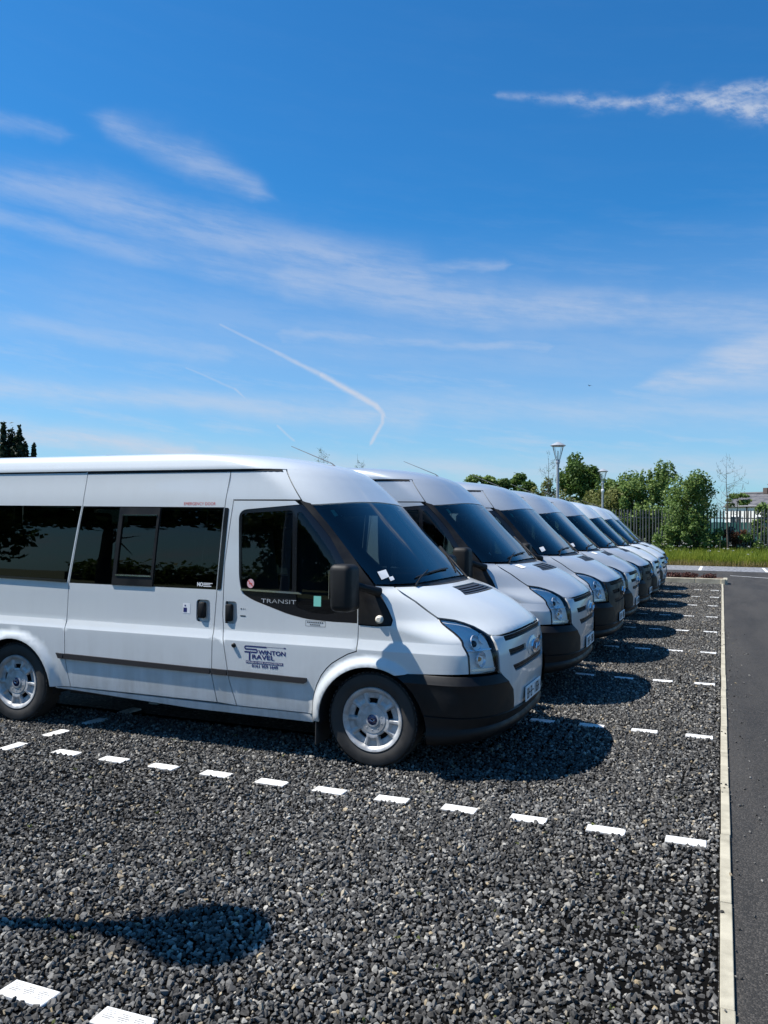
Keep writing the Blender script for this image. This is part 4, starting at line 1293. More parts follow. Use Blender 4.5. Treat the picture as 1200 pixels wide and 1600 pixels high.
# asphalt, far bays, verge, land to the horizon
M['asphalt'] = mat('asphalt', (.05, .05, .052), 0.85)
B, p = nodes(M['asphalt'])
co = objco(B)
big = B.ramp(B.noise(co, .7, 6.0, .66), .36, .64)
mp = B.n('ShaderNodeMapping'); mp.inputs['Scale'].default_value = (1.6, .22, 1.0); B.nt.links.new(co, mp.inputs[0])
trk = B.ramp(B.noise(mp.outputs[0], 1.0, 5.0, .62), .38, .62)
gr = B.n('ShaderNodeTexVoronoi'); gr.inputs['Scale'].default_value = 130.0; B.nt.links.new(co, gr.inputs['Vector'])
sc_ = B.n('ShaderNodeSeparateColor'); B.nt.links.new(gr.outputs['Color'], sc_.inputs[0])
c1 = B.mixc(big, (.0045, .0039, .0031), (.0150, .0132, .0110))
c1 = B.mixc(B.mul(trk, .7), c1, (.036, .032, .0265))
c1 = B.mixc(B.mul(B.ramp(sc_.outputs[0], .45, 1.0), .6), c1, (.085, .076, .066))
B.nt.links.new(c1, p.inputs['Base Color'])
bump(B, p, B.add(B.mul(gr.outputs['Distance'], -1.0), B.mul(sc_.outputs[1], .5)), .8, .006)
f4 = [(0, 1, 2, 3)]
sheet = lambda nm, x0, x1, y0, y1, z, m_: mesh(nm, [(x0, y0, z), (x1, y0, z), (x1, y1, z), (x0, y1, z)], f4, m_, None, False)
road = tag(sheet('road', .053, 14, -16, 28.0, -.004, M['asphalt']), 'dark asphalt drive running along the gravel bays', 'road', None, 'structure')
road2 = tag(sheet('access_road', -40, 40, 28.0, 40.95, -.004, M['asphalt']), 'asphalt access road crossing behind the end of the row', 'road', None, 'structure')
M['far_gravel'] = mat('far_gravel', (.16, .165, .18), 0.9)
vary(M['far_gravel'], (.085, .09, .105), (.25, .255, .27), 9.0, None, 8.0, (1, .35, 1))
fb = tag(sheet('far_bays', -40, 40, 36.4, 41.0, .001, M['far_gravel']), 'pale grey gravel bays along the grass verge', 'ground', None, 'structure')
M['roadpaint'] = mat('road_paint', (.72, .72, .70), 0.6)
vary(M['roadpaint'], (.45, .45, .44), (.78, .78, .76), 14.0, None, 6.0)
for x in (-3.35, -.83, 1.69, 4.2):
    mesh('bay_line', [(x - .06, 36.5, .006), (x + .06, 36.5, .006), (x + .06, 40.4, .006), (x - .06, 40.4, .006)], f4, M['roadpaint'], fb, False)
mesh('edge_line', [(.28, 33.20, .004), (.30, 33.06, .004), (6.0, 28.60, .004), (6.04, 28.76, .004)], f4, M['roadpaint'], road2, False)

M['kerb'] = mat('kerb_concrete', (.42, .41, .37), 0.85)
B, p, f = vary(M['kerb'], (.28, .255, .19), (.44, .405, .31), 6.0, (.8, .92), 6.0)
bump(B, p, B.noise(objco(B), 190.0, 3.0), .35, .003)
kb = empty('kerb_edging', (0, 0, 0))
tag(kb, 'narrow pale concrete edging between gravel and asphalt', 'kerb', None, 'structure')
k0 = MB().box((0, 0, 0), (.05, .911, .15), .004, None, 2).build('kerb_stone', M['kerb'], kb)
for i in range(34):
    o = k0 if i == 0 else k0.copy()
    if i: COL.objects.link(o); o.parent = kb
    o.location = (.027 + rng.normal(0, .0012), -2.7 + .915 * i, -.060 + rng.normal(0, .0015))
    o.rotation_euler = (0, 0, rng.normal(0, .0012))
kr = empty('raised_kerb', (0, 27.9, 0))
tag(kr, 'raised pale concrete kerb at the far end of the gravel bays', 'kerb', None, 'structure')
k1 = MB().box((0, 0, 0), (.911, .125, .30), .02, None, 3).build('kerb_stone', M['kerb'], kr)
for i in range(13):
    o = k1 if i == 0 else k1.copy()
    if i: COL.objects.link(o); o.parent = kr
    o.location = (-.30 - .915 * i, rng.normal(0, .003), .015 + rng.normal(0, .002))
ke = MB().box((.115, .35, .015), (.125, .85, .30), .02, None, 3).box((.05, -.02, .02), (.16, .17, .31), .04, None, 3).build('kerb_stone', M['kerb'], kr)
M['soil'] = mat('bark_mulch', (.09, .055, .035), 0.95)
B, p, f = vary(M['soil'], (.05, .032, .022), (.17, .105, .065), 18.0, None, 6.0)
bump(B, p, B.noise(objco(B), 30.0, 5.0), 1.0, .04)
bed = tag(MB().box((-5.6, 28.68, .045), (11.3, 1.42, .16)).build('planting_bed', M['soil'], None), 'narrow brown mulch bed behind the raised kerb', 'flower bed', None, 'structure')

M['earth'] = mat('meadow', (.07, .09, .03), 0.95)
vary(M['earth'], (.035, .055, .015), (.13, .14, .05), .8, None, 6.0)
tag(sheet('land', -2500, 2500, -2500, 2500, -.06, M['earth']), 'green land stretching to the horizon', 'ground', None, 'structure')
vg = np.array([[x, y, z] for x in np.linspace(-40, 40, 60) for y, z in ((40.95, .0), (41.5, .06), (43, .16), (46, .30), (60, .30))])
tag(mesh('grass_bank', vg, [(i * 5 + j, (i + 1) * 5 + j, (i + 1) * 5 + j + 1, i * 5 + j + 1) for i in range(59) for j in range(4)], M['earth'], None, True), 'low grass bank in front of the palisade fence', 'verge', None, 'structure')


# ------------------------------------------------------------------ vegetation
def leafmat(name, dark, mid, light, trans=.35):
    m_ = bpy.data.materials.new(name); m_.use_nodes = True
    nt = m_.node_tree; B = NB(nt); p = nt.nodes['Principled BSDF']
    ge = B.n('ShaderNodeNewGeometry')
    rp = B.n('ShaderNodeValToRGB')
    rp.color_ramp.elements[0].color = (*dark, 1); rp.color_ramp.elements[1].color = (*light, 1)
    e = rp.color_ramp.elements.new(.5); e.color = (*mid, 1)
    f = B.add(B.mul(ge.outputs['Random Per Island'], .62), B.mul(B.ramp(B.noise(objco(B), .9, 3.0), .3, .7), .38))
    nt.links.new(f, rp.inputs[0]); nt.links.new(rp.outputs[0], p.inputs['Base Color'])
    p.inputs['Roughness'].default_value = .62
    p.inputs['Specular IOR Level'].default_value = .3
    tl = B.n('ShaderNodeBsdfTranslucent'); nt.links.new(rp.outputs[0], tl.inputs[0])
    mx = B.n('ShaderNodeMixShader'); mx.inputs[0].default_value = trans
    nt.links.new(p.outputs[0], mx.inputs[1]); nt.links.new(tl.outputs[0], mx.inputs[2])
    nt.links.new(mx.outputs[0], nt.nodes['Material Output'].inputs[0])
    return m_


L_oak = leafmat('oak_leaves', (.030, .066, .013), (.072, .132, .026), (.145, .21, .05))
L_dark = leafmat('conifer_needles', (.008, .018, .008), (.014, .030, .012), (.030, .050, .018), .15)
L_yel = leafmat('yellow_green_leaves', (.080, .100, .026), (.160, .180, .050), (.26, .26, .10))
L_bush = leafmat('bush_leaves', (.045, .098, .020), (.130, .205, .045), (.28, .35, .12))
L_red = leafmat('russet_leaves', (.06, .03, .018), (.12, .055, .03), (.20, .11, .06))
L_brown = leafmat('dead_leaves', (.035, .012, .010), (.075, .026, .020), (.15, .065, .045), .2)
L_grass = leafmat('grass_blades', (.10, .155, .013), (.20, .255, .026), (.34, .35, .056), .4)
L_straw = leafmat('straw_blades', (.16, .13, .045), (.28, .22, .085), (.42, .34, .15), .3)
L_flower = leafmat('white_blossom', (.55, .56, .50), (.70, .70, .64), (.82, .82, .78), .3)
M['bark'] = mat('bark', (.085, .070, .055), .9)
B, p, f = vary(M['bark'], (.045, .037, .030), (.135, .115, .092), 7.0, None, 6.0, (1, 1, .25))
bump(B, p, f, .8, .02)


def leaves(name, blobs, n, size, m_, parent=None, flat_=0.35, shell=.55, sq=.62, r=rng):
    """leaf-sized faces through a set of uneven clumps; blobs = (centre, radii)"""
    w = np.array([np.prod(np.asarray(b[1]))**(2 / 3) for b in blobs]); w /= w.sum()
    ids = r.choice(len(blobs), n, p=w)
    C_ = np.array([b[0] for b in blobs], float)[ids]; R_ = np.array([b[1] for b in blobs], float)[ids]
    d = r.normal(size=(n, 3)); d /= np.linalg.norm(d, axis=1)[:, None]
    rad = shell + (1 - shell) * r.random(n)**.7
    rad *= 1 + .22 * np.sin(d[:, 0] * 7 + ids) * np.sin(d[:, 1] * 6 + 2 * ids) + .12 * r.normal(size=n)
    c = C_ + d * R_ * rad[:, None]
    nrm = d * .7 + r.normal(size=(n, 3)) * .8 + np.array([0, 0, flat_]); nrm /= np.linalg.norm(nrm, axis=1)[:, None]
    a = np.cross(nrm, r.normal(size=(n, 3))); a /= np.linalg.norm(a, axis=1)[:, None] + 1e-9
    b = np.cross(nrm, a)
    s = size * r.uniform(.55, 1.35, n)[:, None]
    q = np.stack([c + a * s, c + b * s * sq + nrm * s * .18, c - a * s, c - b * s * sq + nrm * s * .18], 1)
    return quads(name, q, n, m_, parent)


def limbs(h, base_r, n, spread, start, r, m_, parent, lean=(0, 0), ends=None):
    mb = MB()
    tr = [(lean[0] * t * t, lean[1] * t * t, h * t) for t in np.linspace(0, 1, 7)]
    tr = [(x + r.normal(0, .02 * h * .2), y + r.normal(0, .02 * h * .2), z) for x, y, z in tr]
    tr[0] = (0, 0, -.2)
    mb.tube(tr, [base_r * (1.25 - 1.1 * t) for t in np.linspace(0, 1, 7)], 9)
    mb.build('trunk', m_, parent, True)
    mb = MB()
    for k in range(n):
        t = start + (1 - start) * (k + r.random()) / n
        z = h * t; b0 = np.array([lean[0] * t * t, lean[1] * t * t, z])
        a = r.uniform(0, 2 * PI); up = r.uniform(.25, .9)
        L = spread * (1.1 - .55 * t) * r.uniform(.6, 1.1)
        e = b0 + np.array([math.cos(a) * L, math.sin(a) * L, up * L])
        md = (b0 + e) / 2 + np.array([0, 0, -.06 * L]) + r.normal(0, .05 * L, 3)
        rr = base_r * (1.05 - .8 * t) * .55
        mb.tube([b0, md, e], [rr, rr * .6, rr * .2], 6)
        if ends is not None: ends.append(e)
        for _ in range(2):
            e2 = md + r.normal(0, .35 * L, 3) + np.array([0, 0, .25 * L])
            mb.tube([md, e2], [rr * .4, rr * .1], 5)
            if ends is not None: ends.append(e2)
    mb.build('branches', m_, parent, True)


def tree(loc, h, rx, rz, zc, nb, nl, size, lm, label, group=None, seed=1, trunk_r=.16, name='leafy_tree', shape='round', cat='tree', start=.3):
    r = np.random.default_rng(seed)
    t = empty(name, loc)
    tag(t, label, cat, group)
    limbs(zc + rz * .4, trunk_r, 12, rx * .8, start, r, M['bark'], t)
    blobs = []
    for k in range(nb):
        d = r.normal(size=3); d /= np.linalg.norm(d)
        q = d * np.array([rx, rx, rz]) * r.uniform(.45, .95)
        if shape == 'spire':
            zz_ = r.random(); w_ = (1 - zz_**2.0) * rx
            an = r.uniform(0, 2 * PI); q = np.array([math.cos(an) * w_ * .6, math.sin(an) * w_ * .6, (zz_ * 2 - 1) * rz])
            blobs.append(((q[0], q[1], zc + q[2]), (w_ * .5 + .08, w_ * .5 + .08, rz * .22)))
        elif shape == 'bush':
            q[2] = r.uniform(-1, 1) * rz; q[:2] *= math.sqrt(max(.12, 1 - (q[2] / rz)**2 * .75))
            b = r.uniform(.18, .36); blobs.append(((q[0], q[1], zc + q[2]), (rx * b, rx * b, rz * b * r.uniform(.8, 1.5))))
        else:
            b = r.uniform(.25, .44); blobs.append(((q[0], q[1], zc + q[2]), (rx * b, rx * b, rz * b * .8)))
    if shape == 'bush' and rz > 1.5:
        for k in range(16):
            an = r.uniform(0, 2 * PI); rr_ = rx * r.random()**.5 * .95
            zt = zc + rz * r.uniform(.55, 1.12) * (1 - .25 * (rr_ / rx))
            blobs.append(((math.cos(an) * rr_, math.sin(an) * rr_, zt), (.12, .12, r.uniform(.28, .5))))
    leaves('crown', blobs, nl, size, lm, t, r=r)
    return t


def pxl(px, D):
    """ground point seen in photo column px at distance D along the view axis"""
    d = r_ * ((px - 600) / 1308.6) + f_
    return (d.x * D, d.y * D)


GT = 'trees beyond the palisade fence'
x, y = pxl(907, 85)
tree((x, y, 0), 9, 2.35, 2.7, 6.15, 34, 9000, .16, L_oak, 'tall dense round-crowned dark green tree behind the left-hand street lamp', GT, 11, .2)
x, y = pxl(948, 86)
tree((x, y, 0), 7, 1.6, 2.2, 4.6, 20, 4500, .15, L_oak, 'lower dark green tree behind the lamp with the white camera', GT, 12, .16)
x, y = pxl(752, 80)
tree((x, y, 0), 6.5, 1.6, 1.15, 5.5, 16, 3600, .15, L_bush, 'bright green treetop over the roofs, left of a darker one', GT, 13, .16)
x, y = pxl(806, 80)
tree((x, y, 0), 6.5, 1.65, 1.25, 5.35, 18, 4500, .15, L_oak, 'dark green treetop over the roofs, right of a brighter one', GT, 14, .16)
x, y = pxl(852, 66)
tree((x, y, 0), 5, 1.0, 1.7, 3.8, 16, 2600, .10, L_yel, 'thin yellow-green tree just left of the tall street lamp', GT, 15, .09)
GB = 'bushes growing along the palisade fence'
for i, (px, D, rx, rz, zc, lm, n, lab) in enumerate((
        (885, 54, 1.4, 1.2, 2.4, L_yel, 3200, 'yellow-green bush at the foot of the tall street lamp'),
        (925, 53, 1.6, 1.1, 2.3, L_yel, 4200, 'pale green bush between the two street lamps'),
        (965, 52, 1.75, 1.7, 2.5, L_bush, 6500, 'green bush beside the lamp with the white camera'),
        (1003, 51, 1.6, 1.9, 2.6, L_bush, 6500, 'tall green bush behind the far end of the minibus row'),
        (1035, 50, 1.3, 2.1, 2.8, L_bush, 5500, 'upright bush with feathery top left of the largest bush'),
        (945, 50.5, 1.5, 1.3, 2.2, L_yel, 5000, 'wide yellow-green bush right below the lamp with the camera'),
        (985, 49.6, 1.5, 1.5, 2.3, L_bush, 5500, 'wide low bush over the roof of the last minibus'))):
    x, y = pxl(px, D)
    tree((x, y, .3), 4, rx, rz, zc, 20, n, .085, lm, lab, GB, 30 + i, .07, 'bush', 'bush', 'bush', .12)
for i, (px, D, lm) in enumerate(((900, 49, L_yel), (940, 49, L_bush), (975, 48.5, L_bush), (1003, 48.2, L_bush), (1030, 48, L_bush), (1056, 48, L_bush), (1082, 48, L_bush))):
    x, y = pxl(px, D)
    tree((x, y, .3), 1.8, .95, 1.25, 1.2, 18, 2600, .085, lm, ['undergrowth behind the pales at the left lamp', 'undergrowth behind the pales under the camera lamp', 'undergrowth behind the pales over the seventh minibus', 'undergrowth behind the pales over the last minibus',
         'undergrowth behind the pales right of the last minibus', 'undergrowth behind the pales left of the largest bush', 'undergrowth behind the pales and the largest bush'][i], GB, 120 + i, .05, 'bush', 'bush', 'bush', .1)
x, y = pxl(1075, 43)
tree((x, y, .25), 4.6, 1.5, 1.7, 2.2, 50, 13500, .068, L_bush, 'largest bush, growing through and over the palisade fence', GB, 41, .09, 'bush', 'bush', 'bush', .1)
x, y = pxl(1090, 42.2)
tree((x, y, .25), 2.6, .9, .8, .95, 22, 4200, .062, L_bush, 'low leafy bush at the foot of the largest bush', GB, 42, .06, 'bush', 'bush', 'bush', .1)
x, y = pxl(1098, 50)
tree((x, y, .3), 3.4, .5, 1.0, 2.7, 10, 1100, .07, L_yel, 'small pale bush showing between the largest bush and the bare tree', GB, 43, .05, 'bush', 'bush', 'bush', .1)
x, y = pxl(1152, 52)
tree((x, y, .3), 4, .9, .32, 3.2, 12, 900, .08, L_bush, 'rounded bush showing in front of the slate roof', GB, 44, .06, 'bush', 'bush', 'bush', .1)
x, y = pxl(1198, 43.5)
tree((x, y, .3), 3, .85, .75, 1.75, 18, 2600, .07, L_bush, 'dark bush at the right edge, in front of the white house', GB, 45, .06, 'bush', 'bush', 'bush', .1)
x, y = pxl(1148, 42.6)
tree((x, y, .25), 2, .75, .55, .95, 14, 2000, .055, L_red, 'russet-leaved bush behind the staked sapling', GB, 46, .05, 'bush', 'bush', 'bush', .1)
for i, (px, D, rx, rz, lab) in enumerate(((1035, 42.6, .8, .75, 'low bush below the palisade fence beside the last minibus'), (1062, 42.2, .7, .6, 'low bush left of the foot of the largest bush'), (1118, 42.6, .75, .6, 'low dark bush by the wooden stake'),
                                          (1172, 42.4, .8, .7, 'low bush under the green fence at right'), (1202, 42.2, .8, .75, 'low bush at the very right edge of the verge'))):
    x, y = pxl(px, D)
    tree((x, y, .22), 1.4, rx, rz, .75, 14, 2200, .06, L_bush, lab, GB, 60 + i, .04, 'bush', 'bush', 'bush', .1)
# conifers at the far left
GC = 'dark conifers over the roof of the first minibus'
for i, (px, D, h, rx, lab) in enumerate(((-22, 60, 8.6, 1.5, 'dark conifer cut by the left edge of the picture'), (2, 60, 8.5, 1.25, 'tallest dark conifer at the left edge'), (16, 61, 8.3, 1.2, 'dark conifer standing in the middle of the clump'), (28, 60, 8.1, 1.05, 'dark conifer right of the middle of the clump'),
                                         (38, 61, 7.3, .8, 'shorter dark conifer at the right end of the clump'), (51, 60, 6.85, .4, 'small separate dark conifer right of the clump'))):
    x, y = pxl(px, D)
    tree((x, y, 0), h, rx, h * .46, h * .52, 46, 9500, .15, L_dark, lab, GC, 80 + i, .12, 'conifer_tree', 'spire', 'tree', .15)


def bare(loc, h, r0, label, seed, n=16, spread=.9, start=.35, group=None):
    r = np.random.default_rng(seed); t = empty('bare_sapling', loc); tag(t, label, 'sapling', group)
    ends = []
    limbs(h, r0, n, spread, start, r, M['bark'], t, (r.normal(0, .1), r.normal(0, .1)), ends)
    mb = MB()
    for e in ends:
        for _ in range(2):
            e = np.array(e); mb.tube([e, e + r.normal(0, .10, 3) + np.array([0, 0, .14])], [.006, .003], 4)
    mb.build('twigs', M['bark'], t)
    leaves('buds', [(tuple(e), (.14, .14, .14)) for e in ends], 130, .028, L_bush, t, r=r)
    return t


x, y = pxl(1137, 41.6)
bare((x, y, .1), 4.7, .045, 'bare slender sapling with a pale trunk on the verge', 5, 20, 1.1, .42)
mb = MB().tube([(0, 0, 0), (.01, 0, 1.05)], [.028, .026], 8)
st = mb.build('tree_stake', mat('stake_wood', (.40, .30, .17), .8), None, True)
x, y = pxl(1125, 41.8); st.location = (x, y, .1)
tag(st, 'short pale wooden stake beside the bare sapling', 'stake')
x, y = pxl(500, 42); bare((x, y, 0), 5.2, .04, 'bare twiggy treetop behind the roof aerial of the first minibus', 6, 12, .6, .7)
x, y = pxl(570, 42); bare((x, y, 0), 4.75, .035, 'bare twigs standing over the gap between first and second minibus', 8, 10, .55, .72)
x, y = pxl(858, 45); bare((x, y, 0), 5.4, .04, 'thin bare tree showing left of the tall lamp post', 9, 14, .8, .5)

tag(leaves('fallen_leaves', LEAF, 150, .009, L_yel), 'scattered yellow-green leaf scraps lying on the gravel', 'leaf litter', None, 'stuff')

# grass verge, flowers, dead plants in the bed
def blades(name, n, x0, x1, yfun, h0, h1, m_, zf, w=.010, r=rng):
    bx = r.uniform(x0, x1, n); by = yfun(n); bz = zf(by)
    h = r.uniform(h0, h1, n); a = r.uniform(0, 2 * PI, n); ln = r.normal(0, .28, (n, 2)) * h[:, None]
    dx_, dy_ = np.cos(a) * w, np.sin(a) * w
    b0 = np.stack([bx, by, bz], 1)
    q = np.stack([b0 + np.stack([-dx_, -dy_, 0 * h], 1), b0 + np.stack([dx_, dy_, 0 * h], 1),
                  b0 + np.stack([ln[:, 0] + dx_ * .3, ln[:, 1] + dy_ * .3, h], 1), b0 + np.stack([ln[:, 0] - dx_ * .3, ln[:, 1] - dy_ * .3, h], 1)], 1)
    return q


zbank = lambda y: np.interp(y, [40.95, 41.5, 43, 46, 60], [0, .06, .16, .30, .30]) - .02
q = blades('g', 26000, -5.5, 6.0, lambda n: 41.1 + 4.6 * rng.random(n)**1.3, .16, .60, L_grass, zbank, .012)
tag(quads('verge_grass', q.reshape(-1, 3), 26000, L_grass), 'long uncut green grass on the bank below the fence', 'grass', None, 'stuff')
q = blades('g', 5000, -5.5, 6.0, lambda n: 40.9 + .6 * rng.random(n)**1.6, .06, .30, L_straw, zbank, .012)
tag(quads('dry_grass', q.reshape(-1, 3), 5000, L_straw), 'dry yellow grass fringe along the edge of the far bays', 'grass', None, 'stuff')
fl = []
for k in range(60):
    x0 = rng.uniform(-4.5, 4.0); y0 = rng.uniform(41.6, 44.2)
    fl.append(((x0, y0, float(zbank(np.array(y0))) + rng.uniform(.45, 1.0)), (.06, .06, .02)))
tag(leaves('cow_parsley', fl, 700, .016, L_flower), 'small white cow parsley heads above the grass', 'flowers', None, 'stuff')
GP = 'dead brown plants in the mulch bed'
for k, (x0, w_) in enumerate(((-2.35, .20), (-1.78, .22), (-1.48, .26), (-1.18, .26), (-.92, .24), (-.36, .22), (-2.9, .2), (-3.4, .25))):
    pl_ = empty('bed_plant', (0, 0, 0))
    leaves('leaves', [((0, 0, .07), (w_, .2, .10))], 480, .026, L_brown, pl_)
    sm = MB()
    for q in range(7): sm.tube([(0, 0, -.02), (rng.normal(0, w_ * .5), rng.normal(0, .09), .14)], [.006, .003], 5)
    sm.build('stems', M['bark'], pl_)
    pl_.location = (x0, 28.55 + .15 * math.sin(k * 2.1), .13)
    tag(pl_, ['brown dead plant second from the last minibus along the mulch bed', 'brown dead plant at the left of the middle clump', 'brown dead plant in the middle clump, left of its centre', 'brown dead plant in the middle clump, right of its centre',
              'brown dead plant at the right of the middle clump', 'lone brown dead plant nearest the kerb corner', 'brown dead plant beside the nose of the last minibus', 'brown dead plant hidden behind the last minibus'][k], 'plant', GP)

# ------------------------------------------------------------------ palisade fence
M['galv'] = mat('galvanised_steel', (.16, .17, .18), .55, .4)
vary(M['galv'], (.055, .06, .06), (.13, .135, .135), 2.5, (.45, .65))
fe = empty('palisade_fence', (0, 46.0, .30))
tag(fe, 'grey steel palisade fence with pointed pales beyond the verge', 'fence')
pb = MB()
pv = [(-.034, 0, .06), (-.012, -.018, .06), (.012, -.018, .06), (.034, 0, .06), (-.034, 0, 2.28), (-.012, -.018, 2.32), (.012, -.018, 2.32), (.034, 0, 2.28), (0, -.012, 2.42)]
pb.v = pv + [(x, y + .004, z) for x, y, z in pv[:8]]
pb.f = [(0, 1, 5, 4), (1, 2, 6, 5), (2, 3, 7, 6), (4, 5, 8), (5, 6, 8), (6, 7, 8), (12, 13, 9 + 0), (9, 12, 13, 10), (10, 13, 14, 11)]
pb.f = [(0, 1, 5, 4), (1, 2, 6, 5), (2, 3, 7, 6), (4, 5, 8), (5, 6, 8), (6, 7, 8), (13, 10, 9, 12), (9 + 4 + 0, 9 + 0, 9 + 1, 9 + 5), (14, 10, 11, 15)]
pb.f = [(0, 1, 5, 4), (1, 2, 6, 5), (2, 3, 7, 6), (4, 5, 8), (5, 6, 8), (6, 7, 8), (9, 13, 14, 10), (10, 14, 15, 11), (11, 15, 16, 12)]
pal = pb.build('pale', M['galv'], fe)
n_p = 0
for i in range(96):
    x = -7.6 + .157 * i
    o = pal if i == 0 else pal.copy()
    if i: COL.objects.link(o); o.parent = fe
    o.location = (x, rng.normal(0, .006), rng.normal(0, .012)); o.rotation_euler = (rng.normal(0, .008), rng.normal(0, .008), rng.normal(0, .03))
for z in (.45, 1.95):
    MB().box((-.1, .035, z), (15.2, .045, .05)).build('fence_rail', M['galv'], fe)
for i in range(6):
    MB().box((-7.4 + 2.75 * i, .10, 1.15), (.10, .06, 2.4)).build('fence_post', M['galv'], fe)

# green boarded fence behind it
M['greenboard'] = mat('green_boards', (.03, .13, .11), .7)
vary(M['greenboard'], (.02, .09, .075), (.05, .20, .17), 1.6, None, 4.0, (4, 4, .5))
x0, y0 = pxl(1104, 52); x1, y1 = pxl(1230, 50)
gf = empty('green_fence', (x0, y0, .2)); gf.rotation_euler = (0, 0, math.atan2(y1 - y0, x1 - x0))
tag(gf, 'teal green boarded fence seen between the palisade pales', 'fence')
gb = MB().box((0, 0, .95), (.15, .022, 1.9)).build('fence_board', M['greenboard'], gf)
for i in range(34):
    o = gb if i == 0 else gb.copy()
    if i: COL.objects.link(o); o.parent = gf
    o.location = (.156 * i, rng.normal(0, .004), rng.normal(0, .012))
for z in (.35, 1.5):
    MB().box((2.6, .03, z), (5.3, .04, .08)).build('fence_rail', M['greenboard'], gf)

# ------------------------------------------------------------------ white house with slate roof
M['render'] = mat('white_render', (.72, .70, .66), .85)
vary(M['render'], (.66, .64, .60), (.80, .78, .74), 1.2, None, 6.0)
M['slate'] = mat('slate', (.09, .09, .10), .7)
vary(M['slate'], (.065, .065, .073), (.15, .145, .15), 2.0, (.55, .8), 6.0, (1, 1, 3))
M['brick'] = mat('chimney_brick', (.10, .075, .065), .9)
hx, hy = pxl(1133, 72)
ho = empty('white_house', (hx, hy, .2)); ho.rotation_euler = (0, 0, -.62)
tag(ho, 'white rendered house with a dark slate roof and chimney', 'house')
mb = MB(); mb.v = [(0, 0, 0), (9, 0, 0), (9, 5, 0), (0, 5, 0), (0, 0, 3.45), (9, 0, 3.45), (9, 5, 3.45), (0, 5, 3.45), (0, 2.5, 4.55), (9, 2.5, 4.55)]
mb.f = [(0, 1, 5, 4), (1, 2, 6, 9, 5), (2, 3, 7, 6), (3, 0, 4, 8, 7)]
mb.build('wall', M['render'], ho)
mb = MB()
for s in range(9):                                     # courses of slates, each lapping the one below
    t0, t1 = s / 9, (s + 1) / 9 + .02
    for sg in (0, 1):
        ya = (-.10 + 2.6 * t0) if sg == 0 else (5.10 - 2.6 * t0); yb = (-.10 + 2.6 * t1) if sg == 0 else (5.10 - 2.6 * t1)
        za, zb = 3.36 + 1.21 * t0 + .03, 3.36 + 1.21 * t1
        o = len(mb.v); mb.v += [(-.2, ya, za), (9.2, ya, za), (9.2, yb, zb), (-.2, yb, zb), (-.2, ya, za - .03), (9.2, ya, za - .03)]
        mb.f += [(o, o + 1, o + 2, o + 3), (o + 4, o + 5, o + 1, o)]
rf = mb.build('roof', M['slate'], ho)
MB().tube([(-.2, 2.5, 4.62), (9.2, 2.5, 4.62)], .09, 8).build('ridge', M['slate'], rf)
ch = MB().box((2.95, 2.5, 4.85), (.75, .55, .9), .01).box((2.95, 2.5, 5.29), (.85, .65, .08)).build('chimney', M['brick'], rf)
MB().tube([(2.75, 2.5, 5.3), (2.75, 2.5, 5.58)], .09, 10).tube([(3.12, 2.5, 5.3), (3.12, 2.5, 5.55)], .09, 10).build('chimney_pot', M['brick'], rf)
MB().box((2.25, 2.5, 4.78), (.42, .45, .5), .01).build('chimney', M['brick'], rf)
MB().box((4.5, -.13, 3.36), (9.3, .09, .07), .02).build('gutter', M['plastic'], rf)
M['pane'] = mat('house_glass', (.03, .04, .05), .08)
for wx in (1.1, 3.5, 6.0):
    wf = MB().box((wx, -.02, 2.55), (1.1, .10, .06)).box((wx, -.02, 1.25), (1.2, .14, .06)).box((wx - .52, -.02, 1.9), (.06, .10, 1.3)).box((wx + .52, -.02, 1.9), (.06, .10, 1.3)).box((wx, -.02, 1.9), (.05, .09, 1.3)).build('window', M['whitep'], ho)
    MB().box((wx, -.012, 1.9), (1.0, .02, 1.24)).build('pane', M['pane'], wf)
MB().tube([(2.12, -.1, .1), (2.12, -.1, 3.4)], .045, 8).build('downpipe', M['plastic'], ho)

# ------------------------------------------------------------------ street lamps
M['lamp_grey'] = mat('lamp_column_paint', (.33, .345, .36), .42, .25)
M['lamp_cap'] = mat('lamp_cap_paint', (.42, .44, .46), .35, .3)
M['lampglass'] = glass('lamp_glass', (.97, .98, .98), 0.0, 1.18)


def lamp():
    t = empty('street_lamp', (0, 0, 0))
    MB().lathe([(.085, 0), (.085, .9), (.058, 1.0), (.052, 4.02), (0, 4.02)], 20).build('column', M['lamp_grey'], t, ang=40)
    MB().box((0, -.084, .45), (.09, .012, .32), .004).build('access_door', M['lamp_grey'], t)
    MB().lathe([(.058, 3.98), (.075, 4.02), (.075, 4.10), (.05, 4.14), (0, 4.14)], 18).build('collar', M['lamp_cap'], t, ang=40)
    MB().lathe([(.075, 4.10), (.205, 4.62)], 24).build('diffuser', M['lampglass'], t, True)
    for k in range(4):
        a = PI / 4 + k * PI / 2
        MB().tube([(.078 * math.cos(a), .078 * math.sin(a), 4.10), (.212 * math.cos(a), .212 * math.sin(a), 4.63)], .009, 6).build('lantern_rib', M['lamp_grey'], t)
    MB().tube([(0, 0, 4.12), (0, 0, 4.45)], [.022, .022], 10).build('lamp_tube', M['cream'], t)
    MB().lathe([(0, 4.60), (.22, 4.61), (.272, 4.632), (.276, 4.645), (.20, 4.70), (.10, 4.745), (.06, 4.77), (0, 4.78)], 30).build('cap', M['lamp_cap'], t, ang=50)
    return t


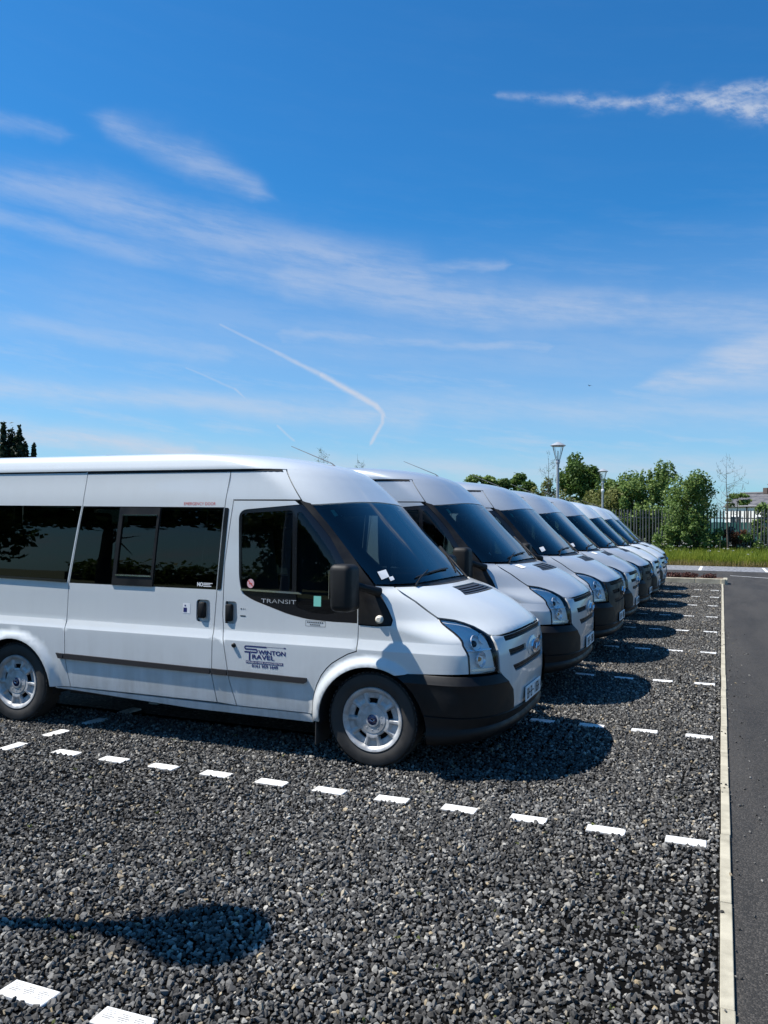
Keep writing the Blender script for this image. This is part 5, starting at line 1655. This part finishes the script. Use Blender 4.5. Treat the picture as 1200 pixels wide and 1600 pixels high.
GL = 'grey street lamps along the bays'
la = lamp()
kids = {la.name: [c for c in bpy.data.objects if c.parent is la]}
KIDS.update(kids)
la.location = (-5.50, 30.35, 0)
tag(la, 'tall grey street lamp rising over the middle of the minibus row', 'street lamp', GL)
lb = copy_tree(la); lb.location = (-5.8, 44.98, 0)
tag(lb, 'grey street lamp with a white camera, nearer the right', 'street lamp', GL)
lc = copy_tree(la); lc.location = (-4.85, 2.115, 0)
tag(lc, 'grey street lamp outside the frame, casting the round shadow on the gravel', 'street lamp', GL)
cm = MB().box((.02, -.16, 3.62), (.14, .22, .16), .03, None, 2).box((0, -.06, 3.66), (.06, .10, .06)).lathe([(.055, 3.54), (.05, 3.48), (.02, 3.45), (0, 3.445)], 12, 'Z', (.02, -.17, 0))
cmo = cm.build('security_camera', M['whitep'], None, ang=40)
cmo.location = lb.location
tag(cmo, 'small white security camera fixed high on the right street lamp', 'camera')

# ------------------------------------------------------------------ trees behind the camera (seen as reflections in the panes)
GR = 'trees standing behind the photographer'
for i, (x, y, h, rx, rz, zc) in enumerate(((-19.5, -12, 9, 4.2, 2.6, 6.0), (-20, -27, 9, 4.0, 3.2, 5.2), (-33, -18, 10, 4.5, 3.6, 5.6), (-6, -34, 8, 3.6, 3.0, 4.6), (8, -32, 8, 3.5, 3.0, 4.4))):
    tree((x, y, 0), h, rx, rz, zc, 40, 6500, .22, L_oak, ['spreading tree mirrored in the sliding door window of the first minibus', 'round tree mirrored in the cab window of the first minibus', 'large tree behind the photographer, farthest left', 'round tree directly behind the photographer', 'round tree behind the photographer, by the drive'][i], GR, 200 + i, .24)
x_ = np.linspace(-45, 25, 30)
hb = [((x, -38 + 3 * math.sin(x * .3), 1.3), (2.2, 1.4, 1.5)) for x in x_]
hg = empty('hedge', (0, 0, 0)); tag(hg, 'long dark hedge along the far side behind the photographer', 'hedge')
leaves('foliage', hb, 9000, .30, L_oak, hg)
MB().box((-10, -38, .6), (70, .6, 1.2)).build('stems', M['bark'], hg)

# ------------------------------------------------------------------ a bird high over the fence
b_ = Vector((r_ * ((921 - 600) / 1308.6) + u_ * ((800 - 603) / 1308.6) + f_) * 90.0) + Vector((0, 0, 1.72))
mb = MB()
mb.v = [(-.16, 0, 0), (-.02, -.05, .02), (.14, 0, .03), (-.02, .05, .02), (-.02, 0, .06), (-.02, 0, -.03),
        (.05, -.04, .03), (-.06, -.04, .02), (-.04, -.22, .10), (.02, -.22, .11), (-.10, -.46, .04), (.05, .04, .03), (-.06, .04, .02), (-.04, .22, .10), (.02, .22, .11), (-.10, .46, .04), (-.24, -.05, 0), (-.24, .05, 0)]
mb.f = [(0, 1, 4), (1, 2, 4), (2, 3, 4), (3, 0, 4), (1, 0, 5), (2, 1, 5), (3, 2, 5), (0, 3, 5), (7, 6, 9, 8), (8, 9, 10), (11, 12, 13, 14), (14, 13, 15), (0, 16, 17)]
bd = mb.build('bird', M['dark'], None)
bd.location = b_; bd.rotation_euler = (0, .1, 2.6)
tag(bd, 'tiny dark bird flying in the blue sky on the right', 'bird')
